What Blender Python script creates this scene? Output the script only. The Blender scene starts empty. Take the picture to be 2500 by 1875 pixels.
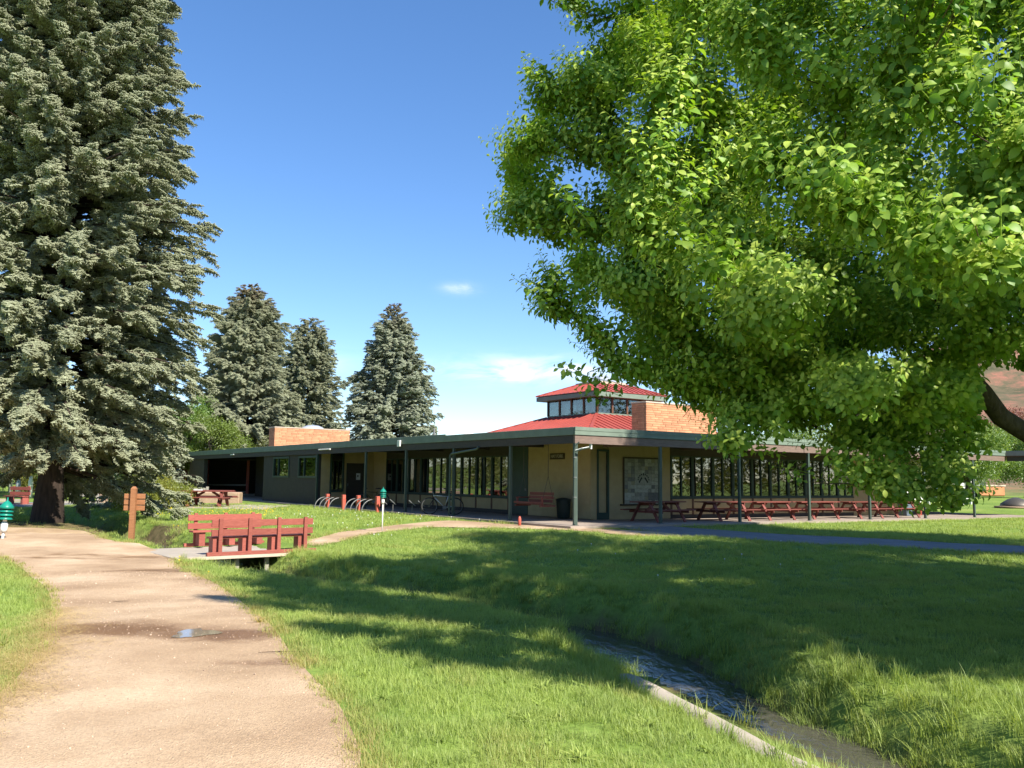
import bpy, bmesh, math, random
import numpy as np
from mathutils import Vector, Matrix, Euler

# ------------------------------------------------------------------ camera, light, exposure
SC = bpy.context.scene
COL = SC.collection
cam_d = bpy.data.cameras.new('camera'); cam = bpy.data.objects.new('camera', cam_d); COL.objects.link(cam)
PITCH = math.atan(231/2100); ROLL = math.radians(.63)
cam.matrix_world = Matrix.Translation((0, 0, 1.5)) @ Matrix.Rotation(math.pi/2+PITCH, 4, 'X') @ Matrix.Rotation(ROLL, 4, 'Z')
cam_d.sensor_width = 36; cam_d.lens = 30.24; cam_d.clip_end = 6000; cam_d.clip_start = .05
SC.camera = cam
TRAVEL = Vector((-.665, .747)); TRAVEL.normalize()
ELEV = math.radians(43)
SUN_TO = Vector((-TRAVEL.x*math.cos(ELEV), -TRAVEL.y*math.cos(ELEV), math.sin(ELEV)))   # towards the sun
SKY_STRENGTH = .132
world = bpy.data.worlds.new('World'); SC.world = world; world.use_nodes = True
wn = world.node_tree.nodes; wl = world.node_tree.links
bg = wn['Background']; bg.inputs['Strength'].default_value = SKY_STRENGTH
sky = wn.new('ShaderNodeTexSky'); sky.sky_type = 'NISHITA'; sky.sun_disc = False
sky.sun_elevation = ELEV; sky.sun_rotation = math.atan2(SUN_TO.x, SUN_TO.y)
sky.altitude = 1900; sky.air_density = 1.1; sky.dust_density = .45; sky.ozone_density = 3.0
# thin clouds, low over the roof
tc = wn.new('ShaderNodeTexCoord'); sep = wn.new('ShaderNodeSeparateXYZ'); wl.new(tc.outputs['Generated'], sep.inputs[0])
def wmath(op, a, b=None, c=None):
    n = wn.new('ShaderNodeMath'); n.operation = op
    for i, v in enumerate((a, b, c)):
        if v is None: continue
        if isinstance(v, (int, float)): n.inputs[i].default_value = v
        else: wl.new(v, n.inputs[i])
    return n.outputs[0]
def wspot(cx, cz, rx, rz):
    dx = wmath('DIVIDE', wmath('SUBTRACT', azi, cx), rx); dz = wmath('DIVIDE', wmath('SUBTRACT', ele, cz), rz)
    d = wmath('ADD', wmath('MULTIPLY', dx, dx), wmath('MULTIPLY', dz, dz))
    return wmath('POWER', 2.718, wmath('MULTIPLY', d, -1.0))
azi = wmath('ARCTAN2', sep.outputs[0], sep.outputs[1]); ele = wmath('ARCSINE', sep.outputs[2])
mp = wn.new('ShaderNodeMapping'); mp.inputs['Scale'].default_value = (9, 9, 34); wl.new(tc.outputs['Generated'], mp.inputs[0])
nz = wn.new('ShaderNodeTexNoise'); nz.inputs['Scale'].default_value = 1.3; nz.inputs['Detail'].default_value = 9; nz.inputs['Roughness'].default_value = .62
nz.inputs['Distortion'].default_value = .6; wl.new(mp.outputs[0], nz.inputs[0])
spots = wmath('MULTIPLY', wspot(.02, .125, .10, .0145), 1.1)
for a in ((-.01, .121, .05, .009), (-.062, .219, .018, .006), (-.24, .13, .04, .014), (.16, .13, .09, .006), (.55, .16, .14, .02), (-.75, .14, .2, .02), (-1.6, .2, .35, .03), (2.4, .22, .4, .04)):
    spots = wmath('ADD', spots, wmath('MULTIPLY', wspot(*a), .7 if abs(a[0]) < .5 else 1.0))
nn = wmath('MULTIPLY', wmath('SUBTRACT', nz.outputs['Fac'], .36), 3.2)
cl = wmath('MULTIPLY', spots, nn); cl = wmath('MINIMUM', wmath('MAXIMUM', cl, 0.0), .85)
mixc = wn.new('ShaderNodeMixRGB'); wl.new(cl, mixc.inputs[0]); hsv = wn.new('ShaderNodeHueSaturation'); hsv.inputs['Saturation'].default_value = 1.26; hsv.inputs['Hue'].default_value = .506; gam = wn.new('ShaderNodeGamma'); gam.inputs['Gamma'].default_value = .86; wl.new(sky.outputs[0], gam.inputs['Color']); wl.new(gam.outputs[0], hsv.inputs['Color'])
wl.new(hsv.outputs[0], mixc.inputs[1]); mixc.inputs[2].default_value = (4.9, 5.1, 5.4, 1)
wl.new(mixc.outputs[0], bg.inputs['Color'])
sun_d = bpy.data.lights.new('sun', 'SUN'); sun = bpy.data.objects.new('sun', sun_d); COL.objects.link(sun)
sun_d.energy = 5.0; sun_d.angle = math.radians(.53); sun_d.color = (1.0, .95, .86)
sun.rotation_mode = 'QUATERNION'; sun.rotation_quaternion = SUN_TO.to_track_quat('Z', 'Y'); sun.location = (20, -20, 40)
SC.view_settings.view_transform = 'Standard'; SC.view_settings.look = 'None'; SC.view_settings.gamma = 1
SC.view_settings.exposure = 1.08; SC.view_settings.use_curve_mapping = False
SC.cycles.max_bounces = 7; SC.cycles.diffuse_bounces = 3; SC.cycles.glossy_bounces = 3; SC.cycles.transmission_bounces = 4; SC.cycles.transparent_max_bounces = 8
SC.cycles.use_denoising = True; SC.cycles.caustics_reflective = False; SC.cycles.caustics_refractive = False

rng = np.random.default_rng(7); random.seed(5)

# ------------------------------------------------------------------ materials
def srgb(r, g, b):
    f = lambda c: (c/255/12.92 if c/255 <= .04045 else ((c/255+.055)/1.055)**2.4)
    return (f(r), f(g), f(b), 1)
def newmat(name):
    m = bpy.data.materials.new(name); m.use_nodes = True
    return m, m.node_tree.nodes, m.node_tree.links, m.node_tree.nodes['Principled BSDF']
def N(nt, t, **kw):
    n = nt.new(t)
    for k, v in kw.items():
        if k in n.inputs: n.inputs[k].default_value = v
        else: setattr(n, k, v)
    return n
def ramp(nt, stops):
    r = nt.new('ShaderNodeValToRGB'); e = r.color_ramp.elements
    while len(e) < len(stops): e.new(.5)
    for i, (p, c) in enumerate(stops): e[i].position = p; e[i].color = c if len(c) == 4 else (*c, 1)
    return r
def solid(name, c1, c2=None, scale=6, rough=.7, bump=.15, bscale=40, metal=0, spec=.3, coord='Object', stretch=(1, 1, 1), objrand=.0):
    m, nt, lk, p = newmat(name)
    c2 = c2 or tuple(v*.72 for v in c1[:3])
    tcn = nt.new('ShaderNodeTexCoord'); mpn = nt.new('ShaderNodeMapping'); mpn.inputs['Scale'].default_value = stretch
    lk.new(tcn.outputs[coord], mpn.inputs[0])
    n1 = N(nt, 'ShaderNodeTexNoise', Scale=scale, Detail=6, Roughness=.6); lk.new(mpn.outputs[0], n1.inputs['Vector'])
    r = ramp(nt, [(.3, tuple(c2[:3])), (.7, tuple(c1[:3]))]); lk.new(n1.outputs['Fac'], r.inputs[0])
    out = r.outputs[0]
    if objrand:
        oi = nt.new('ShaderNodeObjectInfo'); hs = nt.new('ShaderNodeHueSaturation')
        mr = N(nt, 'ShaderNodeMapRange'); mr.inputs['To Min'].default_value = 1-objrand; mr.inputs['To Max'].default_value = 1+objrand
        lk.new(oi.outputs['Random'], mr.inputs['Value']); lk.new(mr.outputs[0], hs.inputs['Value']); lk.new(out, hs.inputs['Color']); out = hs.outputs[0]
    lk.new(out, p.inputs['Base Color'])
    p.inputs['Roughness'].default_value = rough; p.inputs['Metallic'].default_value = metal; p.inputs['Specular IOR Level'].default_value = spec
    n2 = N(nt, 'ShaderNodeTexNoise', Scale=bscale, Detail=4); lk.new(mpn.outputs[0], n2.inputs['Vector'])
    b = N(nt, 'ShaderNodeBump', Strength=bump, Distance=.02); lk.new(n2.outputs['Fac'], b.inputs['Height']); lk.new(b.outputs[0], p.inputs['Normal'])
    return m
def foliage(name, dark, light, tip=None, trans=.45, tcol=None, gloss=.05, rough=.45, nscale=.8, usetint=False, tintcol=(.2, .09, .04)):
    """leaf shader: vertex attribute 'tip' runs to the young colour, instance random and world noise vary it"""
    m, nt, lk, p = newmat(name); nt.remove(p)
    out = nt['Material Output']
    at = N(nt, 'ShaderNodeAttribute', attribute_name='tip'); oi = nt.new('ShaderNodeObjectInfo')
    geo = nt.new('ShaderNodeNewGeometry')
    nzz = N(nt, 'ShaderNodeTexNoise', Scale=nscale, Detail=3); lk.new(geo.outputs['Position'], nzz.inputs['Vector'])
    add = N(nt, 'ShaderNodeMath', operation='MULTIPLY_ADD'); lk.new(oi.outputs['Random'], add.inputs[0]); add.inputs[1].default_value = .5
    lk.new(nzz.outputs['Fac'], add.inputs[2])
    r = ramp(nt, [(.4, dark), (.95, light)]); lk.new(add.outputs[0], r.inputs[0])
    col = r.outputs[0]
    if tip:
        mx = nt.new('ShaderNodeMixRGB'); lk.new(at.outputs['Fac'], mx.inputs[0]); lk.new(col, mx.inputs[1]); mx.inputs[2].default_value = (*tip[:3], 1); col = mx.outputs[0]
    if usetint:
        ti = N(nt, 'ShaderNodeAttribute', attribute_name='tint', attribute_type='INSTANCER')
        mx = nt.new('ShaderNodeMixRGB'); lk.new(ti.outputs['Fac'], mx.inputs[0]); lk.new(col, mx.inputs[1]); mx.inputs[2].default_value = (*tintcol, 1); col = mx.outputs[0]
    d = N(nt, 'ShaderNodeBsdfDiffuse', Roughness=.3); lk.new(col, d.inputs[0])
    t = nt.new('ShaderNodeBsdfTranslucent')
    tm = nt.new('ShaderNodeMixRGB'); tm.blend_type = 'MULTIPLY'; tm.inputs[0].default_value = 1; lk.new(col, tm.inputs[1]); tm.inputs[2].default_value = (*(tcol or (1.5, 1.35, .6)), 1)
    lk.new(tm.outputs[0], t.inputs[0])
    ms = nt.new('ShaderNodeMixShader'); ms.inputs[0].default_value = trans; lk.new(d.outputs[0], ms.inputs[1]); lk.new(t.outputs[0], ms.inputs[2])
    g = N(nt, 'ShaderNodeBsdfGlossy', Roughness=rough); g.inputs[0].default_value = (1, 1, 1, 1)
    ms2 = nt.new('ShaderNodeMixShader'); ms2.inputs[0].default_value = gloss; lk.new(ms.outputs[0], ms2.inputs[1]); lk.new(g.outputs[0], ms2.inputs[2])
    lk.new(ms2.outputs[0], out.inputs[0])
    return m
def glassmat(name, tint, refl, rough=.02, wav=.0):
    m, nt, lk, p = newmat(name); nt.remove(p); out = nt['Material Output']
    t = nt.new('ShaderNodeBsdfTransparent'); t.inputs[0].default_value = (*tint, 1)
    g = N(nt, 'ShaderNodeBsdfGlossy', Roughness=rough)
    lw = N(nt, 'ShaderNodeLayerWeight', Blend=.35); mr = N(nt, 'ShaderNodeMapRange'); mr.inputs['To Min'].default_value = refl; mr.inputs['To Max'].default_value = .95
    lk.new(lw.outputs['Fresnel'], mr.inputs['Value'])
    ms = nt.new('ShaderNodeMixShader'); lk.new(mr.outputs[0], ms.inputs[0]); lk.new(t.outputs[0], ms.inputs[1]); lk.new(g.outputs[0], ms.inputs[2]); lk.new(ms.outputs[0], out.inputs[0])
    if wav:
        tcn = nt.new('ShaderNodeTexCoord'); n2 = N(nt, 'ShaderNodeTexNoise', Scale=1.2, Detail=1); lk.new(tcn.outputs['Object'], n2.inputs[0])
        b = N(nt, 'ShaderNodeBump', Strength=wav, Distance=.05); lk.new(n2.outputs['Fac'], b.inputs['Height']); lk.new(b.outputs[0], g.inputs['Normal'])
    return m
M = {}
M['fascia'] = solid('green fascia paint', (.18, .225, .175), (.135, .17, .13), 2, .55, .08, 30)
M['beam'] = solid('brown beam wood', (.21, .145, .115), (.14, .095, .075), 3, .7, .3, 20, stretch=(1, 1, 6))
M['darkbeam'] = solid('dark brown stain', (.065, .055, .048), (.045, .04, .036), 3, .7, .3, 20, stretch=(1, 1, 5))
M['soffit'] = solid('red brown soffit boards', (.13, .06, .035), (.08, .04, .025), 4, .7, .3, 12, stretch=(1, 8, 1))
M['stucco'] = solid('cream stucco', (.46, .355, .19), (.40, .30, .155), 3, .85, .35, 120)
M['brownwall'] = solid('dark brown board wall', (.062, .052, .042), (.048, .04, .033), 4, .8, .4, 90)
M['greentrim'] = solid('dark green trim', (.035, .065, .05), (.028, .05, .04), 3, .5, .05, 30)
M['post'] = solid('green painted steel post', (.07, .095, .075), (.05, .072, .058), 4, .45, .1, 60)
M['browntrim'] = solid('red brown trim', (.14, .07, .035), (.10, .05, .03), 5, .6, .2, 30)
M['concrete'] = solid('concrete', (.42, .36, .29), (.30, .26, .21), 1.3, .85, .3, 60)
M['patio'] = solid('patio concrete', (.36, .29, .23), (.26, .21, .17), .9, .85, .25, 50)
M['redwood'] = solid('red painted planks', (.34, .10, .072), (.23, .06, .043), 9, .55, .2, 14, stretch=(1, 1, 7), objrand=.16)
M['tablewood'] = solid('weathered red table boards', (.21, .062, .046), (.14, .04, .03), 4, .6, .25, 14, stretch=(1, 6, 6), objrand=.2)
M['redpost'] = solid('faded red paint', (.52, .115, .075), (.42, .09, .06), 6, .6, .2, 30)
M['signwood'] = solid('orange brown cedar', (.33, .15, .065), (.24, .10, .042), 6, .6, .3, 10, stretch=(1, 1, 9), objrand=.12)
M['redroof'] = solid('red metal roof', (.37, .078, .058), (.29, .06, .045), 1.2, .38, .03, 10, spec=.45)
M['roofgravel'] = solid('flat roof membrane', (.25, .24, .22), (.18, .17, .16), 1, .9, .4, 60)
M['mortar'] = solid('mortar', (.40, .25, .15), (.32, .2, .12), 8, .9, .4, 60)
M['brick'] = solid('orange brick', (.55, .27, .14), (.42, .19, .10), 3, .85, .5, 25, objrand=.2)
M['cap'] = solid('pale stone coping', (.52, .42, .32), (.42, .34, .26), 3, .85, .3, 30)
M['dome'] = solid('grey translucent dome', (.36, .38, .42), (.28, .30, .34), 2, .3, .02, 10)
M['metal'] = solid('galvanised metal', (.22, .22, .21), (.13, .13, .125), 8, .5, .05, 30, metal=.2)
M['whitemetal'] = solid('white enamel', (.74, .73, .68), (.62, .61, .57), 8, .4, .05, 30)
M['teal'] = solid('teal lamp enamel', (.01, .22, .155), (.008, .17, .12), 9, .35, .03, 30)
M['black'] = solid('black plastic', (.015, .016, .016), (.01, .01, .01), 9, .5, .1, 50)
M['darkgreen'] = solid('dark green bin plastic', (.018, .03, .026), (.012, .02, .018), 6, .5, .1, 50)
M['rubber'] = solid('tyre rubber', (.02, .02, .02), (.012, .012, .012), 20, .8, .4, 60)
M['silver'] = solid('silver bicycle paint', (.55, .56, .56), (.45, .45, .46), 9, .3, .02, 20, metal=.5)
M['olive'] = solid('olive bicycle paint', (.12, .12, .04), (.09, .09, .03), 9, .35, .02, 20)
M['bark'] = solid('spruce bark', (.055, .037, .026), (.02, .014, .010), 5, .95, 1.0, 9, stretch=(2.2, 2.2, .5))
M['bark2'] = solid('pear bark', (.10, .075, .052), (.045, .035, .026), 7, .95, 1.0, 14, stretch=(2, 2, .6))
M['twig'] = solid('twig bark', (.13, .075, .045), (.08, .05, .03), 12, .8, .3, 30)
M['asphalt'] = solid('grey asphalt', (.22, .21, .20), (.15, .145, .14), 1.4, .88, .5, 90, coord='Object')
M['soil'] = solid('bank soil', (.075, .05, .032), (.035, .025, .017), 3, .95, .8, 25)
M['stone'] = solid('buff stone', (.40, .27, .18), (.27, .19, .13), 5, .9, .6, 20)
M['paper'] = solid('white paper', (.7, .7, .68), (.6, .6, .6), 4, .7, .02, 20)
M['ink'] = solid('pale sign lettering', (.42, .38, .28), (.36, .32, .24), 5, .7, .05, 20)
M['signbrown'] = solid('dark brown sign board', (.065, .045, .022), (.05, .034, .016), 6, .6, .2, 20)
M['rope'] = solid('chain steel', (.13, .115, .09), (.08, .07, .06), 30, .5, .2, 50, metal=.5)
M['maroon'] = solid('maroon siding', (.10, .028, .022), (.075, .02, .018), 3, .7, .2, 20, stretch=(1, 1, 8))
M['greywood'] = solid('grey weathered rail', (.36, .33, .27), (.24, .22, .18), 5, .8, .3, 20)
M['bluegrey'] = solid('blue grey bin', (.13, .17, .21), (.10, .13, .16), 5, .5, .05, 20)
M['orange'] = solid('orange clay wall', (.50, .22, .10), (.4, .17, .08), 1, .85, .3, 20)
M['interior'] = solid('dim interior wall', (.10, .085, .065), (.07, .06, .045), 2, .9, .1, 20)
M['glass'] = glassmat('window glass', (.22, .24, .23), .26, .015, .06)
M['clearglass'] = glassmat('clear clerestory glass', (.80, .92, .92), .10)
M['spruce'] = foliage('spruce needles', (.165, .185, .115, 1), (.32, .345, .215, 1), tip=(.49, .51, .335), trans=.22, tcol=(1, 1, .7), gloss=.012, rough=.6, nscale=.5, usetint=True, tintcol=(.22, .12, .06))
M['bluespruce_haze'] = foliage('blue spruce needles with painted haze', (.19, .23, .155, 1), (.35, .39, .265, 1), tip=(.50, .53, .39), trans=.22, tcol=(1, 1, .8), gloss=.012, rough=.6, nscale=.7, usetint=True, tintcol=(.2, .13, .07))  # bluish needles, colour lightened to stand in for haze over distance
M['pear'] = foliage('pear leaves', (.055, .155, .016, 1), (.22, .385, .042, 1), tip=(.64, .70, .14), trans=.34, tcol=(1.15, 1.3, .4), gloss=.022, rough=.5, nscale=.9)
M['greenleaf'] = foliage('bright tree leaves', (.06, .14, .022, 1), (.15, .26, .05, 1), tip=(.2, .3, .06), trans=.4, gloss=.04, nscale=.4, usetint=True, tintcol=(.3, .25, .03))
M['oliveleaf'] = foliage('olive tree leaves', (.05, .07, .025, 1), (.12, .14, .05, 1), tip=(.16, .18, .06), trans=.3, gloss=.03, nscale=.3, usetint=True, tintcol=(.3, .25, .03))
M['redleaf'] = foliage('reddish leaves', (.10, .03, .025, 1), (.24, .09, .08, 1), tip=(.3, .13, .11), trans=.3, gloss=.03, nscale=.3)
M['grass'] = foliage('grass blades', (.12, .215, .035, 1), (.31, .42, .08, 1), tip=(.50, .58, .19), trans=.40, tcol=(1.25, 1.2, .55), gloss=.015, rough=.5, nscale=.55, usetint=True, tintcol=(.42, .33, .13))

def ground_material():
    m, nt, lk, p = newmat('lawn soil and thatch')
    geo = nt.new('ShaderNodeNewGeometry')
    a = N(nt, 'ShaderNodeTexNoise', Scale=.35, Detail=8, Roughness=.65); lk.new(geo.outputs['Position'], a.inputs['Vector'])
    r1 = ramp(nt, [(.3, (.10, .16, .03)), (.5, (.16, .23, .045)), (.72, (.25, .30, .075))]); lk.new(a.outputs['Fac'], r1.inputs[0])
    f = N(nt, 'ShaderNodeTexNoise', Scale=14, Detail=5, Roughness=.7); lk.new(geo.outputs['Position'], f.inputs['Vector'])
    mx = nt.new('ShaderNodeMixRGB'); mx.blend_type = 'OVERLAY'; mx.inputs[0].default_value = .7; lk.new(r1.outputs[0], mx.inputs[1]); lk.new(f.outputs['Fac'], mx.inputs[2])
    dirt = N(nt, 'ShaderNodeAttribute', attribute_name='dirt'); rock = N(nt, 'ShaderNodeAttribute', attribute_name='rock')
    b = N(nt, 'ShaderNodeTexNoise', Scale=3, Detail=8, Roughness=.7); lk.new(geo.outputs['Position'], b.inputs['Vector'])
    rd = ramp(nt, [(.3, (.05, .034, .02)), (.7, (.17, .115, .07))]); lk.new(b.outputs['Fac'], rd.inputs[0])
    m1 = nt.new('ShaderNodeMixRGB'); lk.new(dirt.outputs['Fac'], m1.inputs[0]); lk.new(mx.outputs[0], m1.inputs[1]); lk.new(rd.outputs[0], m1.inputs[2])
    c = N(nt, 'ShaderNodeTexNoise', Scale=.06, Detail=12, Roughness=.82); lk.new(geo.outputs['Position'], c.inputs['Vector'])
    rr = ramp(nt, [(.35, (.05, .06, .03)), (.48, (.12, .10, .06)), (.6, (.30, .13, .09)), (.75, (.36, .20, .15))]); lk.new(c.outputs['Fac'], rr.inputs[0])
    m2 = nt.new('ShaderNodeMixRGB'); lk.new(rock.outputs['Fac'], m2.inputs[0]); lk.new(m1.outputs[0], m2.inputs[1]); lk.new(rr.outputs[0], m2.inputs[2])
    lk.new(m2.outputs[0], p.inputs['Base Color']); p.inputs['Roughness'].default_value = .95; p.inputs['Specular IOR Level'].default_value = .1
    bp = N(nt, 'ShaderNodeBump', Strength=.6, Distance=.03); lk.new(f.outputs['Fac'], bp.inputs['Height']); lk.new(bp.outputs[0], p.inputs['Normal'])
    return m
M['ground'] = ground_material()
def gravel_material():
    m, nt, lk, p = newmat('crushed gravel path')
    geo = nt.new('ShaderNodeNewGeometry'); pos = geo.outputs['Position']
    big = N(nt, 'ShaderNodeTexNoise', Scale=.55, Detail=5, Roughness=.6); lk.new(pos, big.inputs['Vector'])
    r = ramp(nt, [(.32, (.31, .205, .12)), (.5, (.43, .30, .185)), (.68, (.55, .405, .265))]); lk.new(big.outputs['Fac'], r.inputs[0])
    grit = N(nt, 'ShaderNodeTexVoronoi', Scale=75); lk.new(pos, grit.inputs['Vector'])
    g2 = N(nt, 'ShaderNodeTexNoise', Scale=38, Detail=5, Roughness=.75); lk.new(pos, g2.inputs['Vector'])
    mx = nt.new('ShaderNodeMixRGB'); mx.blend_type = 'OVERLAY'; mx.inputs[0].default_value = .55; lk.new(r.outputs[0], mx.inputs[1]); lk.new(g2.outputs['Fac'], mx.inputs[2])
    # scattered pale stones
    v2 = N(nt, 'ShaderNodeTexVoronoi', Scale=30); lk.new(pos, v2.inputs['Vector'])
    sr = ramp(nt, [(.0, (1, 1, 1)), (.09, (.8, .8, .8)), (.13, (0, 0, 0))]); lk.new(v2.outputs['Distance'], sr.inputs[0])
    sel = N(nt, 'ShaderNodeMath', operation='GREATER_THAN'); sel.inputs[1].default_value = .62; sx = nt.new('ShaderNodeSeparateXYZ'); lk.new(v2.outputs['Color'], sx.inputs[0]); lk.new(sx.outputs[0], sel.inputs[0])
    mu = N(nt, 'ShaderNodeMath', operation='MULTIPLY'); lk.new(sr.outputs[0], mu.inputs[0]); lk.new(sel.outputs[0], mu.inputs[1])
    st = nt.new('ShaderNodeMixRGB'); lk.new(mu.outputs[0], st.inputs[0]); lk.new(mx.outputs[0], st.inputs[1]); st.inputs[2].default_value = (.52, .40, .28, 1)
    # wet hollows (attribute 'wet')
    w = N(nt, 'ShaderNodeAttribute', attribute_name='wet')
    wn2 = N(nt, 'ShaderNodeTexNoise', Scale=2.2, Detail=6, Roughness=.6); lk.new(pos, wn2.inputs['Vector'])
    wa = N(nt, 'ShaderNodeMath', operation='MULTIPLY_ADD'); lk.new(wn2.outputs['Fac'], wa.inputs[0]); wa.inputs[1].default_value = 1.5; wa.inputs[2].default_value = -.72
    wb = N(nt, 'ShaderNodeMath', operation='ADD'); lk.new(w.outputs['Fac'], wb.inputs[0]); lk.new(wa.outputs[0], wb.inputs[1])
    wr = ramp(nt, [(.25, (0, 0, 0)), (.75, (1, 1, 1))]); lk.new(wb.outputs[0], wr.inputs[0])
    dk = nt.new('ShaderNodeMixRGB'); dk.blend_type = 'MULTIPLY'; lk.new(wr.outputs[0], dk.inputs[0]); lk.new(st.outputs[0], dk.inputs[1]); dk.inputs[2].default_value = (.50, .40, .32, 1)
    lk.new(dk.outputs[0], p.inputs['Base Color'])
    rg = N(nt, 'ShaderNodeMapRange'); rg.inputs['To Min'].default_value = .95; rg.inputs['To Max'].default_value = .30; lk.new(wr.outputs[0], rg.inputs['Value']); lk.new(rg.outputs[0], p.inputs['Roughness'])
    p.inputs['Specular IOR Level'].default_value = .25
    ad = N(nt, 'ShaderNodeMath', operation='ADD'); lk.new(g2.outputs['Fac'], ad.inputs[0]); lk.new(grit.outputs['Distance'], ad.inputs[1])
    bp = N(nt, 'ShaderNodeBump', Strength=.7, Distance=.012); lk.new(ad.outputs[0], bp.inputs['Height']); lk.new(bp.outputs[0], p.inputs['Normal'])
    return m
M['gravel'] = gravel_material()
def water_material(name, col, bscale, bstr, rough):
    m, nt, lk, p = newmat(name)
    p.inputs['Base Color'].default_value = (*col, 1); p.inputs['Roughness'].default_value = rough; p.inputs['Specular IOR Level'].default_value = .9
    p.inputs['IOR'].default_value = 1.33
    geo = nt.new('ShaderNodeNewGeometry'); mpn = nt.new('ShaderNodeMapping'); mpn.inputs['Rotation'].default_value = (0, 0, .45); mpn.inputs['Scale'].default_value = (1.0, .45, 1)
    lk.new(geo.outputs['Position'], mpn.inputs[0])
    n = N(nt, 'ShaderNodeTexNoise', Scale=bscale, Detail=4, Roughness=.6, Distortion=.8); lk.new(mpn.outputs[0], n.inputs['Vector'])
    b = N(nt, 'ShaderNodeBump', Strength=bstr, Distance=.06); lk.new(n.outputs['Fac'], b.inputs['Height']); lk.new(b.outputs[0], p.inputs['Normal'])
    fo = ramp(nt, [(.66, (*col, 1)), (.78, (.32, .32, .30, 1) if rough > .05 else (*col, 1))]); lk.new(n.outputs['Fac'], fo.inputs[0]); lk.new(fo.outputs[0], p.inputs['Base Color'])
    return m
M['water'] = water_material('running ditch water', (.075, .07, .055), 6, .6, .09)
M['puddle'] = water_material('still puddle', (.24, .185, .13), 2, .0, .03)

# ------------------------------------------------------------------ object helpers
def tag(o, label=None, cat=None, group=None, kind=None):
    if label: o['label'] = label
    if cat: o['category'] = cat
    if group: o['group'] = group
    if kind: o['kind'] = kind
    return o
def empty(name, loc, rz=0, label=None, cat=None, group=None):
    o = bpy.data.objects.new(name, None); COL.objects.link(o); o.location = loc; o.rotation_euler = (0, 0, rz); o.empty_display_size = .2
    return tag(o, label, cat, group)
def link_mesh(name, me, parent=None, mats=None):
    o = bpy.data.objects.new(name, me); COL.objects.link(o)
    if parent: o.parent = parent
    for m in (mats if isinstance(mats, (list, tuple)) else [mats] if mats else []): me.materials.append(m)
    return o
def np_mesh(name, V, F, attrs=None, smooth=False, mi=None):
    """V (n,3); F list of (m,k) int arrays"""
    me = bpy.data.meshes.new(name); V = np.asarray(V, np.float32)
    me.vertices.add(len(V)); me.vertices.foreach_set('co', V.ravel())
    F = [np.asarray(f, np.int32) for f in (F if isinstance(F, list) else [F])]
    loops = np.concatenate([f.ravel() for f in F]); tot = np.concatenate([np.full(len(f), f.shape[1], np.int32) for f in F])
    me.loops.add(len(loops)); me.loops.foreach_set('vertex_index', loops)
    me.polygons.add(len(tot)); me.polygons.foreach_set('loop_start', np.concatenate([[0], np.cumsum(tot)[:-1]]).astype(np.int32)); me.polygons.foreach_set('loop_total', tot)
    if mi is not None: me.polygons.foreach_set('material_index', np.asarray(mi, np.int32))
    if smooth: me.polygons.foreach_set('use_smooth', np.ones(len(tot), bool))
    for k, v in (attrs or {}).items():
        a = me.attributes.new(k, 'FLOAT', 'POINT'); a.data.foreach_set('value', np.asarray(v, np.float32))
    me.update(calc_edges=True); me.validate(verbose=False)
    return me
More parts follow.
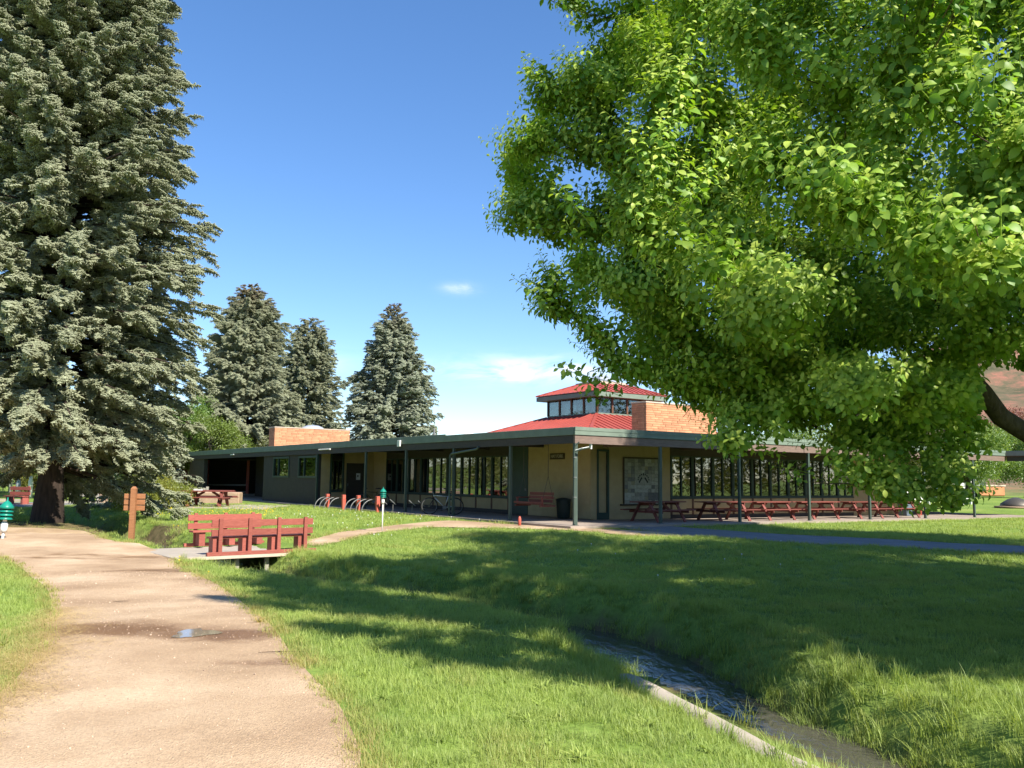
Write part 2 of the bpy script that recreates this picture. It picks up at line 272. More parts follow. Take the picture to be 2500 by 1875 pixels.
class MB:
    """collects boxes, bars, tubes, lathes; build() links them as one mesh object"""
    def __init__(s): s.v = []; s.f = []; s.m = []; s.cm = 0
    def mat(s, i): s.cm = i; return s
    def add(s, vs, fs):
        n = len(s.v); s.v += [tuple(v) for v in vs]; s.f += [tuple(i+n for i in f) for f in fs]; s.m += [s.cm]*len(fs); return s
    def box(s, x0, x1, y0, y1, z0, z1, mtx=None):
        vs = [Vector((x, y, z)) for z in (z0, z1) for y in (y0, y1) for x in (x0, x1)]
        if mtx is not None: vs = [mtx @ v for v in vs]
        return s.add(vs, [(0, 2, 3, 1), (4, 5, 7, 6), (0, 1, 5, 4), (2, 6, 7, 3), (0, 4, 6, 2), (1, 3, 7, 5)])
    def bar(s, p, q, w, h, up=(0, 0, 1)):
        p, q = Vector(p), Vector(q); d = (q-p); L = d.length; d.normalize(); u = Vector(up)
        if abs(d.dot(u)) > .98: u = Vector((0, 1, 0))
        sd = d.cross(u).normalized(); u = sd.cross(d)
        m = Matrix((sd, d, u)).transposed().to_4x4(); m.translation = p
        return s.box(-w/2, w/2, 0, L, -h/2, h/2, m)
    def tube(s, pts, r, n=8, cap=True):
        pts = [Vector(p) for p in pts]; rs = r if isinstance(r, (list, tuple)) else [r]*len(pts); rings = []
        ref = None
        for i, p in enumerate(pts):
            d = (pts[min(i+1, len(pts)-1)]-pts[max(i-1, 0)]).normalized()
            if ref is None: ref = Vector((0, 0, 1)) if abs(d.z) < .9 else Vector((1, 0, 0))
            a = d.cross(ref).normalized(); b = a.cross(d); ref = b
            rings.append([p+(a*math.cos(t)+b*math.sin(t))*rs[i] for t in [2*math.pi*k/n for k in range(n)]])
        vs = [v for rg in rings for v in rg]; fs = []
        for i in range(len(pts)-1):
            for k in range(n):
                k2 = (k+1) % n; fs.append((i*n+k, i*n+k2, (i+1)*n+k2, (i+1)*n+k))
        if cap: fs += [tuple(range(n))[::-1], tuple((len(pts)-1)*n+k for k in range(n))]
        return s.add(vs, fs)
    def lathe(s, prof, n=16, c=(0, 0, 0)):
        vs = [(c[0]+r*math.cos(2*math.pi*k/n), c[1]+r*math.sin(2*math.pi*k/n), c[2]+z) for r, z in prof for k in range(n)]
        fs = [(i*n+k, i*n+(k+1) % n, (i+1)*n+(k+1) % n, (i+1)*n+k) for i in range(len(prof)-1) for k in range(n)]
        fs += [tuple(range(n))[::-1], tuple((len(prof)-1)*n+k for k in range(n))]
        return s.add(vs, fs)
    def prism(s, poly, z0, z1):
        n = len(poly); vs = [(x, y, z0) for x, y in poly]+[(x, y, z1) for x, y in poly]
        fs = [tuple(range(n))[::-1], tuple(range(n, 2*n))]+[(k, (k+1) % n, n+(k+1) % n, n+k) for k in range(n)]
        return s.add(vs, fs)
    def mesh(s, name): 
        me = bpy.data.meshes.new(name); me.from_pydata(s.v, [], s.f)
        if any(s.m): me.polygons.foreach_set('material_index', s.m)
        me.update(); return me
    def build(s, name, mats, parent=None, smooth=False, bevel=0):
        me = s.mesh(name)
        if smooth: me.polygons.foreach_set('use_smooth', [True]*len(me.polygons))
        o = link_mesh(name, me, parent, mats)
        if bevel:
            b = o.modifiers.new('bevel', 'BEVEL'); b.width = bevel; b.segments = 1; b.limit_method = 'ANGLE'
        return o
def copy_tree(o, parent=None):
    c = o.copy(); COL.objects.link(c); c.parent = parent
    for ch in list(o.children): copy_tree(ch, c)
    return c
def text_mesh(txt, size, extrude=.004):
    cu = bpy.data.curves.new('lettering', 'FONT'); cu.body = txt; cu.size = size; cu.extrude = extrude; cu.align_x = 'CENTER'; cu.align_y = 'CENTER'; cu.offset = size*.012
    t = bpy.data.objects.new('lettering', cu); COL.objects.link(t); bpy.context.view_layer.update()
    me = bpy.data.meshes.new_from_object(t.evaluated_get(bpy.context.evaluated_depsgraph_get())); bpy.data.objects.remove(t)
    return me

# instancing on points for stuff and crowns
LIB = {}
def lib_collection(name, meshes, mat):
    c = bpy.data.collections.new(name)
    for i, me in enumerate(meshes):
        if mat: me.materials.clear(); me.materials.append(mat)
        o = bpy.data.objects.new(f'{name}_{i:02d}', me); c.objects.link(o)
    LIB[name] = c; return c
def scatter_tree(coll):
    g = bpy.data.node_groups.new('scatter_'+coll.name, 'GeometryNodeTree')
    g.interface.new_socket('Geometry', in_out='INPUT', socket_type='NodeSocketGeometry'); g.interface.new_socket('Geometry', in_out='OUTPUT', socket_type='NodeSocketGeometry')
    n = g.nodes; l = g.links; gi = n.new('NodeGroupInput'); go = n.new('NodeGroupOutput')
    ip = n.new('GeometryNodeInstanceOnPoints'); ci = n.new('GeometryNodeCollectionInfo'); ci.inputs['Collection'].default_value = coll
    ci.inputs['Separate Children'].default_value = True; ci.inputs['Reset Children'].default_value = True
    ip.inputs['Pick Instance'].default_value = True
    def na(name, t):
        a = n.new('GeometryNodeInputNamedAttribute'); a.data_type = t; a.inputs['Name'].default_value = name; return a.outputs['Attribute']
    l.new(gi.outputs[0], ip.inputs['Points']); l.new(ci.outputs[0], ip.inputs['Instance'])
    l.new(na('vi', 'INT'), ip.inputs['Instance Index']); l.new(na('rot', 'FLOAT_VECTOR'), ip.inputs['Rotation']); l.new(na('scl', 'FLOAT_VECTOR'), ip.inputs['Scale'])
    l.new(ip.outputs[0], go.inputs[0]); return g
SCT = {}
def scatter(name, coll, P, rot, scl, vi, tint=None, parent=None):
    P = np.asarray(P, np.float32); n = len(P); me = bpy.data.meshes.new(name); me.vertices.add(n); me.vertices.foreach_set('co', P.ravel())
    scl = np.asarray(scl, np.float32)
    if scl.ndim == 1: scl = np.repeat(scl[:, None], 3, 1)
    a = me.attributes.new('rot', 'FLOAT_VECTOR', 'POINT'); a.data.foreach_set('vector', np.asarray(rot, np.float32).ravel())
    a = me.attributes.new('scl', 'FLOAT_VECTOR', 'POINT'); a.data.foreach_set('vector', scl.ravel())
    a = me.attributes.new('vi', 'INT', 'POINT'); a.data.foreach_set('value', np.asarray(vi, np.int32))
    a = me.attributes.new('tint', 'FLOAT', 'POINT'); a.data.foreach_set('value', np.asarray(tint if tint is not None else np.zeros(n), np.float32))
    o = link_mesh(name, me, parent)
    if coll.name not in SCT: SCT[coll.name] = scatter_tree(coll)
    md = o.modifiers.new('scatter', 'NODES'); md.node_group = SCT[coll.name]
    for mt in coll.objects[0].data.materials: me.materials.append(mt)
    return o

# ------------------------------------------------------------------ terrain
CTRL = np.array([(0, 0, -.1), (-1.5, 6, -.12), (-3, 9.5, -.15), (-5, 14, -.26), (-7.5, 18.5, -.38), (-7.9, 21, -.41), (-12, 21, -.36), (-13.9, 23.8, -.26), (-16.2, 30.5, -.2), (-10.8, 25, -.3),
    (1.2, 6, -.2), (-.6, 9, -.17), (-2, 13, -.26), (-4, 15, -.32), (-6.3, 19, -.40), (4, 8, -.34), (6.5, 10, -.3), (3, 13, -.3), (0, 17, -.32), (-3.5, 21, -.38), (-4.5, 24.5, -.35), (5, 18, -.22), (0, 22, -.27),
    (-4.2, 28.6, -.25), (-2, 31, -.14), (0, 26, -.16), (5, 24, -.13), (10, 22, -.12), (14, 22, -.12), (20, 25, -.1), (24, 34, -.12), (-9, 30, -.28), (-7, 33, -.12), (-8, 40, -.03), (-14.5, 42, -.02), (-12, 34, -.22), (-20, 46, -.05),
    (-26, 45, -.3), (-35, 60, -.25), (-10, 0, -.2), (10, 0, -.3), (0, -15, -.1), (-18, 16, -.3), (15, 12, -.25), (30, 55, -.1), (45, 80, .2), (-60, 100, .3), (0, 70, 0), (2.1, 28.4, -.06)], float)
CREEK = np.array([(-34, 50), (-24, 42), (-17.5, 35), (-13.4, 30.5), (-10.6, 26.7), (-8.3, 24.0), (-6.75, 21.7), (-5.55, 20.0), (-4.4, 18.7), (-3.0, 17.2), (-1.2, 15.4), (.2, 14.0), (1.15, 12.9), (1.75, 11.5), (1.98, 10.2), (2.12, 9.1), (2.42, 8.2), (2.72, 7.3), (3.1, 6.3), (3.9, 4.9), (5.5, 3), (9, 0), (16, -5)], float)
WATER_Z = -.80
def creek_dist(x, y):
    """distance to the ditch centre line and side (+1 = near bank)"""
    best = np.full(x.shape, 1e9); side = np.ones(x.shape)
    for (ax, ay), (bx, by) in zip(CREEK[:-1], CREEK[1:]):
        dx, dy = bx-ax, by-ay; L2 = dx*dx+dy*dy
        t = np.clip(((x-ax)*dx+(y-ay)*dy)/L2, 0, 1); px, py = ax+t*dx, ay+t*dy
        d = np.hypot(x-px, y-py); cr = dx*(y-ay)-dy*(x-ax)
        k = d < best; best[k] = d[k]; side[k] = np.where(cr[k] < 0, 1, -1)
    return best, side
def sstep(a, b, t):
    u = np.clip((t-a)/(b-a), 0, 1); return u*u*(3-2*u)
PH = rng.uniform(0, 6.28, 24); PK = rng.uniform(-1, 1, (24, 2))
def lump(x, y, wl, k0=0):
    s = 0
    for i in range(6):
        k = PK[(k0+i) % 24]*2*math.pi/wl*(1+.35*i); s = s+np.sin(k[0]*x+k[1]*y+PH[(k0+i) % 24])/(1+.5*i)
    return s/3
TH = math.radians(35.23); CS, SN = math.cos(TH), math.sin(TH); C0 = np.array([2.10, 28.43])
def W(a, b, z=0): return Vector((C0[0]+a*CS-b*SN, C0[1]+a*SN+b*CS, z))
def to_loc(x, y): u, v = x-C0[0], y-C0[1]; return u*CS+v*SN, -u*SN+v*CS
def patio_z(a): return -.0065*max(0., a)
def in_slab(x, y, m=0.):
    a, b = to_loc(x, y)
    return ((a > -.55-m) & (b > -.45-m) & (a < 34+m) & (b < 26+m)) | ((a > -.55-m) & (a < 13+m) & (b >= 20) & (b < 47+m))
def ground_z(x, y):
    x = np.atleast_1d(np.asarray(x, float)); y = np.atleast_1d(np.asarray(y, float))
    num = np.zeros(x.shape); den = np.zeros(x.shape)
    for cx, cy, cz in CTRL:
        w = 1/((x-cx)**2+(y-cy)**2+1.5)**1.7; num += w*cz; den += w
    z = num/den
    r = np.hypot(x, y); az = np.degrees(np.arctan2(x, y))
    z = z*(1-sstep(150, 260, r))
    z += .02*lump(x, y, 2.6)*sstep(3, 6, r)
    a, b = to_loc(x, y)
    # flat under the building
    dx = np.maximum(np.maximum(-.6-a, a-36), 0); dy = np.maximum(np.maximum(-.5-b, b-48), 0); dd = np.hypot(dx, dy)
    k = 1-sstep(.0, 2.2, dd); z = z*(1-k)+k*(-.075-.0065*np.clip(a, 0, 40))
    d, s = creek_dist(x, y)
    pud = np.exp(-(((x+3.45)/.8)**2+((y-9.36)/.7)**2)**4); z = z*(1-pud)+(-.172)*pud
    wide = np.where(s > 0, 1.75, 1.0)*(1+.12*lump(x, y, 2.0, 5))
    bank = sstep(.36, wide, d*(1+.05*lump(x, y, .9, 9)))
    zb = z*bank+(-.97)*(1-bank)
    lip = (s > 0)*(1-sstep(9.3, 10.4, y))*(y > 0)
    zl = np.where(d < .5, -.97, np.where(d < .92, -.56, -.56+(z+.56)*sstep(.85, 2.1, d)))
    z = np.where(lip > 0, zb*(1-lip)+zl*lip, zb)
    hill = sstep(15.5, 27, az)*(1-sstep(48, 62, az))*sstep(130, 420, r)*(1-sstep(1500, 2600, r))
    z += hill*(52+14*lump(x, y, 160, 3)+5*lump(x, y, 45, 8))
    hl = sstep(-20, -40, -np.abs(az))*sstep(300, 1200, r)*18
    return z+hl*(az < 0)
def gz(x, y): return float(ground_z(x, y)[0])

def poly_contains(poly, x, y):
    inside = np.zeros(x.shape, bool); n = len(poly)
    for i in range(n):
        x1, y1 = poly[i]; x2, y2 = poly[(i+1) % n]
        c = ((y1 > y) != (y2 > y)) & (x < (x2-x1)*(y-y1)/((y2-y1) or 1e-9)+x1); inside ^= c
    return inside
def smooth_poly(pts, it=2):
    for _ in range(it):
        q = []
        for i in range(len(pts)):
            a, b = np.array(pts[i]), np.array(pts[(i+1) % len(pts)]); q += [tuple(a*.75+b*.25), tuple(a*.25+b*.75)]
        pts = q
    return pts
PATH = smooth_poly([(-3.2, 0), (-3.3, 4), (-3.78, 6.6), (-4.05, 7.4), (-4.7, 8.9), (-5.97, 11.5), (-7.2, 13.7), (-8.5, 15.6), (-10.2, 18.1), (-12.2, 20.4), (-16, 22.5), (-24, 27), (-26, 36), (-24, 36.5), (-21, 30), (-18, 28.3), (-16, 27.9), (-13.6, 27.6),
    (-12.6, 26.3), (-11.4, 24.4), (-10.0, 23.2), (-8.95, 22.75), (-8.3, 22.4), (-7.75, 21.2), (-7.75, 20.5), (-7.35, 19.0), (-5.9, 16.4), (-4.23, 13.34), (-3.02, 10.65), (-2.47, 9.42), (-1.76, 7.6), (-1.28, 6.6), (-1.03, 5.86), (-.78, 5.0), (-.4, 0), (-.5, -3), (-3.2, -3)], 2)
PATH2 = smooth_poly([(-5.9, 24.5), (-5.6, 26.8), (-5.2, 28.9), (-3.9, 31.4), (-2.5, 32.9), (-1.0, 31.6), (-.2, 30.3), (2.7, 28.0), (5.6, 27.0), (5.6, 25.4), (4.7, 25.0), (3.15, 26.3), (.7, 27.7), (-1.9, 29.7), (-3.0, 29.9), (-3.9, 28.4), (-4.7, 26.2), (-5.0, 24.1), (-5.2, 23.2)], 2)
ASPH = smooth_poly([(3.2, 30.0), (5.2, 30.9), (6.35, 29.6), (8.5, 27.6), (10.4, 25.85), (11.9, 24.2), (13.4, 22.9), (18, 19.6), (26, 13), (24.6, 11.2), (16.8, 17), (11.9, 20.5), (9.7, 22.0), (8.05, 23.1), (6.4, 24.7), (5.0, 26.7), (3.9, 28.0)], 2)
ROAD = [(-20, 46), (-27, 45.5), (-46, 43), (-90, 40), (-92, 52), (-46, 52), (-28, 51.5), (-20, 53)]
NOGRASS = [PATH, PATH2, ASPH]
def edge_dist(poly, x, y):
    best = np.full(x.shape, 1e9)
    for i in range(len(poly)):
        ax, ay = poly[i]; bx, by = poly[(i+1) % len(poly)]; dx, dy = bx-ax, by-ay
        t = np.clip(((x-ax)*dx+(y-ay)*dy)/(dx*dx+dy*dy+1e-9), 0, 1); best = np.minimum(best, np.hypot(x-ax-t*dx, y-ay-t*dy))
    return best

def build_ground():
    rad = [1.2]
    while rad[-1] < 3500:
        r = rad[-1]; rad.append(r+max(.09, min(r*.0125, .5) if r < 45 else r*.03))
    rad = np.array(rad)
    ang = []
    t = -180.
    while t < 180-1e-6:
        ang.append(t); t += .42 if abs(t) < 44 else 3.
    ang = np.radians(np.array(ang)); na, nr = len(ang), len(rad)
    X = np.sin(ang)[None, :]*rad[:, None]; Y = np.cos(ang)[None, :]*rad[:, None]
    x, y = X.ravel(), Y.ravel(); z = ground_z(x, y)
    dig = np.zeros(len(x))
    near = np.hypot(x, y) < 60
    for poly in (PATH, PATH2, ASPH):
        ins = np.zeros(len(x), bool); ins[near] = poly_contains(poly, x[near], y[near])
        ed = np.zeros(len(x)); ed[ins] = edge_dist(poly, x[ins], y[ins]); dig = np.maximum(dig, np.where(ins, np.minimum(ed*.35, .07), 0))
    z2 = z-dig
    d, s = creek_dist(x, y)
    dirt = 1-sstep(.42, .72, d+.15*lump(x, y, .8, 2))
    ltr = np.hypot(x+15, (y-28.6)*1.25) < 4.6+.8*lump(x, y, 2, 4)
    dirt = np.maximum(dirt, ltr*.85*(y < 31))
    r = np.hypot(x, y); az = np.degrees(np.arctan2(x, y)); rock = sstep(14, 22, az)*(1-sstep(50, 62, az))*sstep(110, 170, r)
    V = np.vstack([np.column_stack([x, y, z2]), [[0, 0, -.1]]])
    i = np.arange(nr-1)[:, None]*na; j = np.arange(na)[None, :]; j2 = (j+1) % na
    F = np.stack([(i+j), (i+na+j), (i+na+j2), (i+j2)], -1).reshape(-1, 4)
    c = len(V)-1; T = np.stack([np.full(na, c), np.arange(na), (np.arange(na)+1) % na], -1)
    me = np_mesh('lawn', V, [F, T], {'dirt': np.append(dirt, 0), 'rock': np.append(rock, 0)}, smooth=True)
    o = link_mesh('lawn', me, None, M['ground']); tag(o, kind='structure'); return o
build_ground()
def sheet(name, poly, mat, dz, res=.22, extra=None):
    """a fine sheet following the terrain inside poly"""
    P = np.array(poly); x0, y0 = P.min(0)-res; x1, y1 = P.max(0)+res
    bm = bmesh.new(); vs = [bm.verts.new((p[0], p[1], 0)) for p in poly]
    bm.faces.new(vs)
    for k in range(int((x1-x0)/res)+1):
        g = bm.verts[:]+bm.edges[:]+bm.faces[:]; bmesh.ops.bisect_plane(bm, geom=g, plane_co=(x0+k*res, 0, 0), plane_no=(1, 0, 0))
    for k in range(int((y1-y0)/res)+1):
        g = bm.verts[:]+bm.edges[:]+bm.faces[:]; bmesh.ops.bisect_plane(bm, geom=g, plane_co=(0, y0+k*res, 0), plane_no=(0, 1, 0))
    co = np.array([v.co[:] for v in bm.verts]); z = ground_z(co[:, 0], co[:, 1])+dz
    for v, h in zip(bm.verts, z): v.co.z = h
    me = bpy.data.meshes.new(name); bmesh.ops.recalc_face_normals(bm, faces=bm.faces); bm.to_mesh(me); bm.free()
    if me.polygons and me.polygons[0].normal.z < 0: me.flip_normals()
    me.polygons.foreach_set('use_smooth', [True]*len(me.polygons))
    if extra:
        for k, fn in extra.items():
            a = me.attributes.new(k, 'FLOAT', 'POINT'); a.data.foreach_set('value', fn(co[:, 0], co[:, 1]).astype(np.float32))
    o = link_mesh(name, me, None, mat); tag(o, kind='structure'); return o
def wet(x, y):
    w = np.zeros(len(x))
    for cx, cy, rx, ry, k in [(-4.3, 9.5, 1.2, .5, .95), (-3.05, 9.35, 1.15, .42, 1.0), (-2.2, 7.9, .9, .35, .5), (-6.6, 17.2, 1.7, .55, .75), (-9, 20.2, 3.5, .5, .6), (-10, 19.5, 2.6, .35, .55), (-3.4, 5.4, .6, .3, .4), (-5.4, 15.2, .9, .3, .45), (-4.8, 12.2, 1.3, .3, .35)]:
        w = np.maximum(w, k*np.exp(-((x-cx)/rx)**2-((y-cy)/ry)**2))
    return w
sheet('gravel_path', PATH, M['gravel'], .004, .24, {'wet': wet})
sheet('garden_path', PATH2, M['gravel'], .004, .4, {'wet': lambda x, y: np.full(len(x), .12)})
sheet('asphalt_path', ASPH, M['asphalt'], .006, .5)
sheet('road', ROAD, M['asphalt'], .03, 2.5)
# kerb of the road
kb = MB()
for k in range(24):
    x = -30-k*2.5; kb.box(x-2.5, x, 53.0+.0*k, 53.3, gz(x, 53)-.1, gz(x, 53)+.16)
tag(kb.build('kerb', M['concrete']), kind='structure')
def puddle():
    bm = bmesh.new(); pts = []
    for k in range(28):
        t = 2*math.pi*k/28; r = 1+.12*math.sin(3*t+1)+.10*math.sin(5*t)+.07*math.sin(8*t+2)
        pts.append(bm.verts.new((-3.38+.15*r*math.cos(t)+(.16*max(0, math.cos(t))**4), 9.36+.27*r*math.sin(t), 0)))
    bm.faces.new(pts); me = bpy.data.meshes.new('puddle'); bm.to_mesh(me); bm.free()
    o = link_mesh('puddle', me, None, M['puddle']); o.location.z = gz(-3.42, 9.36)+.009; tag(o, kind='structure')
puddle()
# water of the ditch
cw = []
C2 = CREEK
for i in range(len(C2)):
    d = C2[min(i+1, len(C2)-1)]-C2[max(i-1, 0)]; d = d/np.hypot(*d); nrm = np.array([-d[1], d[0]])
    for s in (-.8, -.4, 0, .4, .8): cw.append((*(C2[i]+nrm*s), WATER_Z))
F = [(i*5+k, (i+1)*5+k, (i+1)*5+k+1, i*5+k+1) for i in range(len(C2)-1) for k in range(4)]
tag(link_mesh('creek_water', np_mesh('creek_water', np.array(cw), np.array(F)), None, M['water']), kind='structure')
# concrete lip along the near bank
def curb():
    pts = [(1.10, 9.75), (1.28, 9.2), (1.40, 8.84), (1.56, 8.28), (1.72, 7.79), (1.86, 7.25), (2.02, 6.71), (2.22, 6.25), (2.6, 5.6), (3.1, 4.9), (4.4, 3.4)]
    m = MB(); V = []; n = len(pts)
    prof = [(-.16, -.5), (-.15, -.06), (-.11, -.02), (-.03, 0), (.06, -.02), (.10, -.07), (.12, -.5)]
    for i, p in enumerate(pts):
        d = Vector(pts[min(i+1, n-1)])-Vector(pts[max(i-1, 0)]); d.normalize(); nr = Vector((-d.y, d.x))
        zt = -.50+(.0 if i else -.12)
        for u, z in prof: V.append((p[0]+nr.x*u, p[1]+nr.y*u, zt+z+random.uniform(-.006, .006)))
    k = len(prof); fs = [(i*k+j, i*k+j+1, (i+1)*k+j+1, (i+1)*k+j) for i in range(n-1) for j in range(k-1)]
    m.add(V, fs); o = m.build('concrete_lip', M['concrete'], None, True)
    tag(o, kind='structure')
curb()

# ------------------------------------------------------------------ building
bld = empty('park_building', W(0, 0), TH, 'long low cream and brown pavilion with flat green edged roof and red hipped lantern', 'building')
def part(mb, name, mat, parent=None, **kw): return mb.build(name, M[mat] if isinstance(mat, str) else mat, parent or bld, **kw)
# flat roof: L shape
rf = part(MB().box(.06, 29.2, .06, 26, 2.97, 3.2).box(.06, 13, 26.003, 47, 2.97, 3.2).box(29.203, 36, -1.14, 26, 2.97, 3.2), 'flat_roof', 'roofgravel')
sf = part(MB().box(.12, 29.2, .12, 26, 2.93, 2.966).box(.12, 13, 26.003, 46.9, 2.93, 2.966).box(29.203, 36, -1.1, 26, 2.93, 2.966), 'soffit', 'soffit')
# fascia boards (green) with a thin drip edge, and beams below
def fascia(x0, x1, y0, y1, z0=2.965, z1=3.23):
    f = part(MB().box(x0, x1, y0, y1, z0, z1), 'fascia_board', 'fascia', bevel=.006); return f
bs = [0, 6.1, 12.2, 18.3, 24.4, 29.26]
for i in range(5):
    fascia(bs[i]+.004, bs[i+1]-.004, 0, .055)
    part(MB().box(bs[i]+.03, bs[i+1]-.003, .035, .12, 2.69, 2.955), 'edge_beam', 'beam')
    part(MB().box(bs[i]+.004, bs[i+1]-.004, -.014, -.002, 3.115, 3.235), 'drip_edge', 'fascia')
bl = [.06, 4, 8.34, 12.2, 18, 24, 30, 36, 42, 47]
for i in range(9):
    dz = .045 if bl[i] >= 8.3 else 0
    fascia(0, .055, bl[i]+.004, bl[i+1]-.004, 2.965, 3.23+dz)
    part(MB().box(.035, .12, bl[i]+.003+(.07 if i == 0 else 0), bl[i+1]-.003, 2.69, 2.955), 'edge_beam', 'darkbeam')
part(MB().box(29.27, 29.33, -1.2, -.004, 2.965, 3.23).box(29.335, 36, -1.2, -1.14, 2.965, 3.23), 'fascia_board', 'fascia')
part(MB().box(29.3, 29.36, -1.17, -.01, 2.69, 2.955).box(29.365, 36, -1.17, -1.1, 2.69, 2.955), 'edge_beam', 'darkbeam')
for b in (6, 10, 14, 18): part(MB().box(.2, 3.3, b, b+.09, 2.78, 2.925), 'rafter', 'darkbeam')
for a in (4, 8.23, 12.54, 16.85, 21.35, 25.9): part(MB().box(a-.05, a+.05, .2, 3.1, 2.74, 2.925), 'rafter', 'beam')
# posts
def bpost(a, b, w=.1, light=False):
    part(MB().box(a-w/2, a+w/2, b-w/2, b+w/2, patio_z(a)-.12, 2.685).box(a-.09, a+.09, b-.09, b+.09, patio_z(a), patio_z(a)+.015), 'porch_post', 'post', bevel=.006)
for a in (.09, 4.0, 8.23, 12.54, 16.85, 21.35, 25.9): bpost(a, .09, .12 if a < 1 else .1)
bpost(29.5, -1.05)
for b in (3.8, 7.77, 11.79, 15.83): bpost(.09, b)
# walls: local boxes
def wall(mb, mat='stucco', name='wall'): return part(mb, name, mat)
ZT = 2.93
A0, B0 = 3.4, 3.2           # wall planes
T = .16
wall(MB().box(A0, A0+T, B0, 7.2, 0, ZT))                                        # cream wall behind the swing
wall(MB().box(A0+T, 3.72, B0, B0+T, patio_z(4), ZT).box(4.33, 7.68, B0, B0+T, patio_z(6), ZT))
# narrow framed panel by the corner
part(MB().box(3.72, 4.33, B0+.06, B0+T-.01, .02, ZT), 'recessed_panel', 'stucco')
part(MB().box(3.72, 3.80, B0-.03, B0+.058, -.02, 2.66).box(4.25, 4.33, B0-.03, B0+.058, -.02, 2.66).box(3.803, 4.247, B0-.03, B0+.058, 2.58, 2.66).box(3.803, 4.247, B0-.03, B0+.058, -.02, .24), 'panel_frame', 'greentrim')
# dark green door bay on the left wing
part(MB().box(A0-.02, A0+T, 7.205, 8.6, 0, ZT), 'green_door', 'greentrim')
part(MB().box(A0-.05, A0-.022, 7.30, 7.38, 1.0, 1.1), 'handle', 'metal')
def window_row(axis, s0, s1, n, plane, zsill, ztop):
    """window modules along a wall; axis 'b' = left wing wall (faces -a), 'a' = right wall (faces -b)"""
    w = (s1-s0)/n
    def bx(mb, u0, u1, v0, v1, z0, z1):      # u along wall, v depth (0 = face, + inwards)
        return mb.box(plane+v0, plane+v1, u0, u1, z0, z1) if axis == 'b' else mb.box(u0, u1, plane+v0, plane+v1, z0, z1)
    for i in range(n):
        u0 = s0+i*w; u1 = u0+w; pz = patio_z(u0) if axis == 'a' else 0
        mb = MB()
        bx(mb, u0, u0+.10, -.02, .12, zsill, ztop)                 # jamb
        bx(mb, u1-.045, u1-.003, -.01, .10, zsill, ztop)
        bx(mb, u0+w/2-.02, u0+w/2+.045, -.005, .09, zsill+.06, ztop-.06)
        bx(mb, u0+.103, u1-.048, -.01, .11, zsill, zsill+.058); bx(mb, u0+.103, u1-.048, -.01, .11, ztop-.058, ztop)
        wd = part(mb, 'window', 'greentrim')
        for (p0, p1) in ((u0+.103, u0+w/2-.023), (u0+w/2+.048, u1-.048)):
            part(bx(MB(), p0, p1, .04, .052, zsill+.06, ztop-.06), 'pane', 'glass', wd)
        part(bx(MB(), u0, u1-.002, 0, .13, ztop+.003, ZT), 'header_panel', 'darkbeam')
        part(bx(MB(), u0+.09, u1-.012, .01, .13, .16+pz, zsill-.063), 'cream_panel', 'stucco')
        part(bx(MB(), u0-.01, u0+.088, -.015, .13, .16+pz, zsill-.063), 'panel_trim', 'browntrim')
        part(bx(MB(), u0, u1-.003, -.05, .13, zsill-.06, zsill-.003), 'sill', 'greentrim')
        part(bx(MB(), u0, u1-.003, .0, .13, pz-.02, .157+pz), 'base_board', 'darkbeam')
window_row('b', 8.605, 20.2, 9, A0, .70, 2.5)
window_row('a', 7.70, 20.4, 10, B0, .80, 2.52)
wall(MB().box(A0, A0+T, 20.2, 21.695, 0, ZT))
b_ = 21.7
wall(MB().box(.295, .86, b_, b_+T, -.1, ZT).box(1.60, 1.76, b_, b_+T, -.1, ZT).box(2.80, A0+T, b_, b_+T, -.1, ZT).box(1.76, 2.80, b_, b_+T, 2.25, ZT).box(.86, 1.60, b_, b_+T, -.1, .68))
wd = part(MB().box(.80, .90, b_-.03, b_+.1, -.05, 2.9).box(1.54, 1.62, b_-.03, b_+.1, .70, 2.9).box(.903, 1.537, b_-.02, b_+.1, .66, .74), 'window', 'greentrim')
part(MB().box(.903, 1.537, b_+.03, b_+.045, .74, 2.9), 'pane', 'glass', wd)
dr = part(MB().box(1.79, 2.77, b_+.03, b_+.09, .0, 2.245), 'door', 'darkbeam')
part(MB().box(1.76, 1.787, b_-.02, b_+.1, 0, 2.245).box(2.773, 2.80, b_-.02, b_+.1, 0, 2.245), 'door_frame', 'greentrim', dr)
part(MB().box(1.85, 1.89, b_-.03, b_+.027, 1.0, 1.15), 'handle', 'metal', dr)
part(MB().box(2.36, 2.60, b_+.016, b_+.028, 1.34, 1.70), 'notice', 'paper', dr)
part(MB().box(2.42, 2.49, b_+.008, b_+.014, 1.5, 1.60), 'notice_mark', 'black', dr)
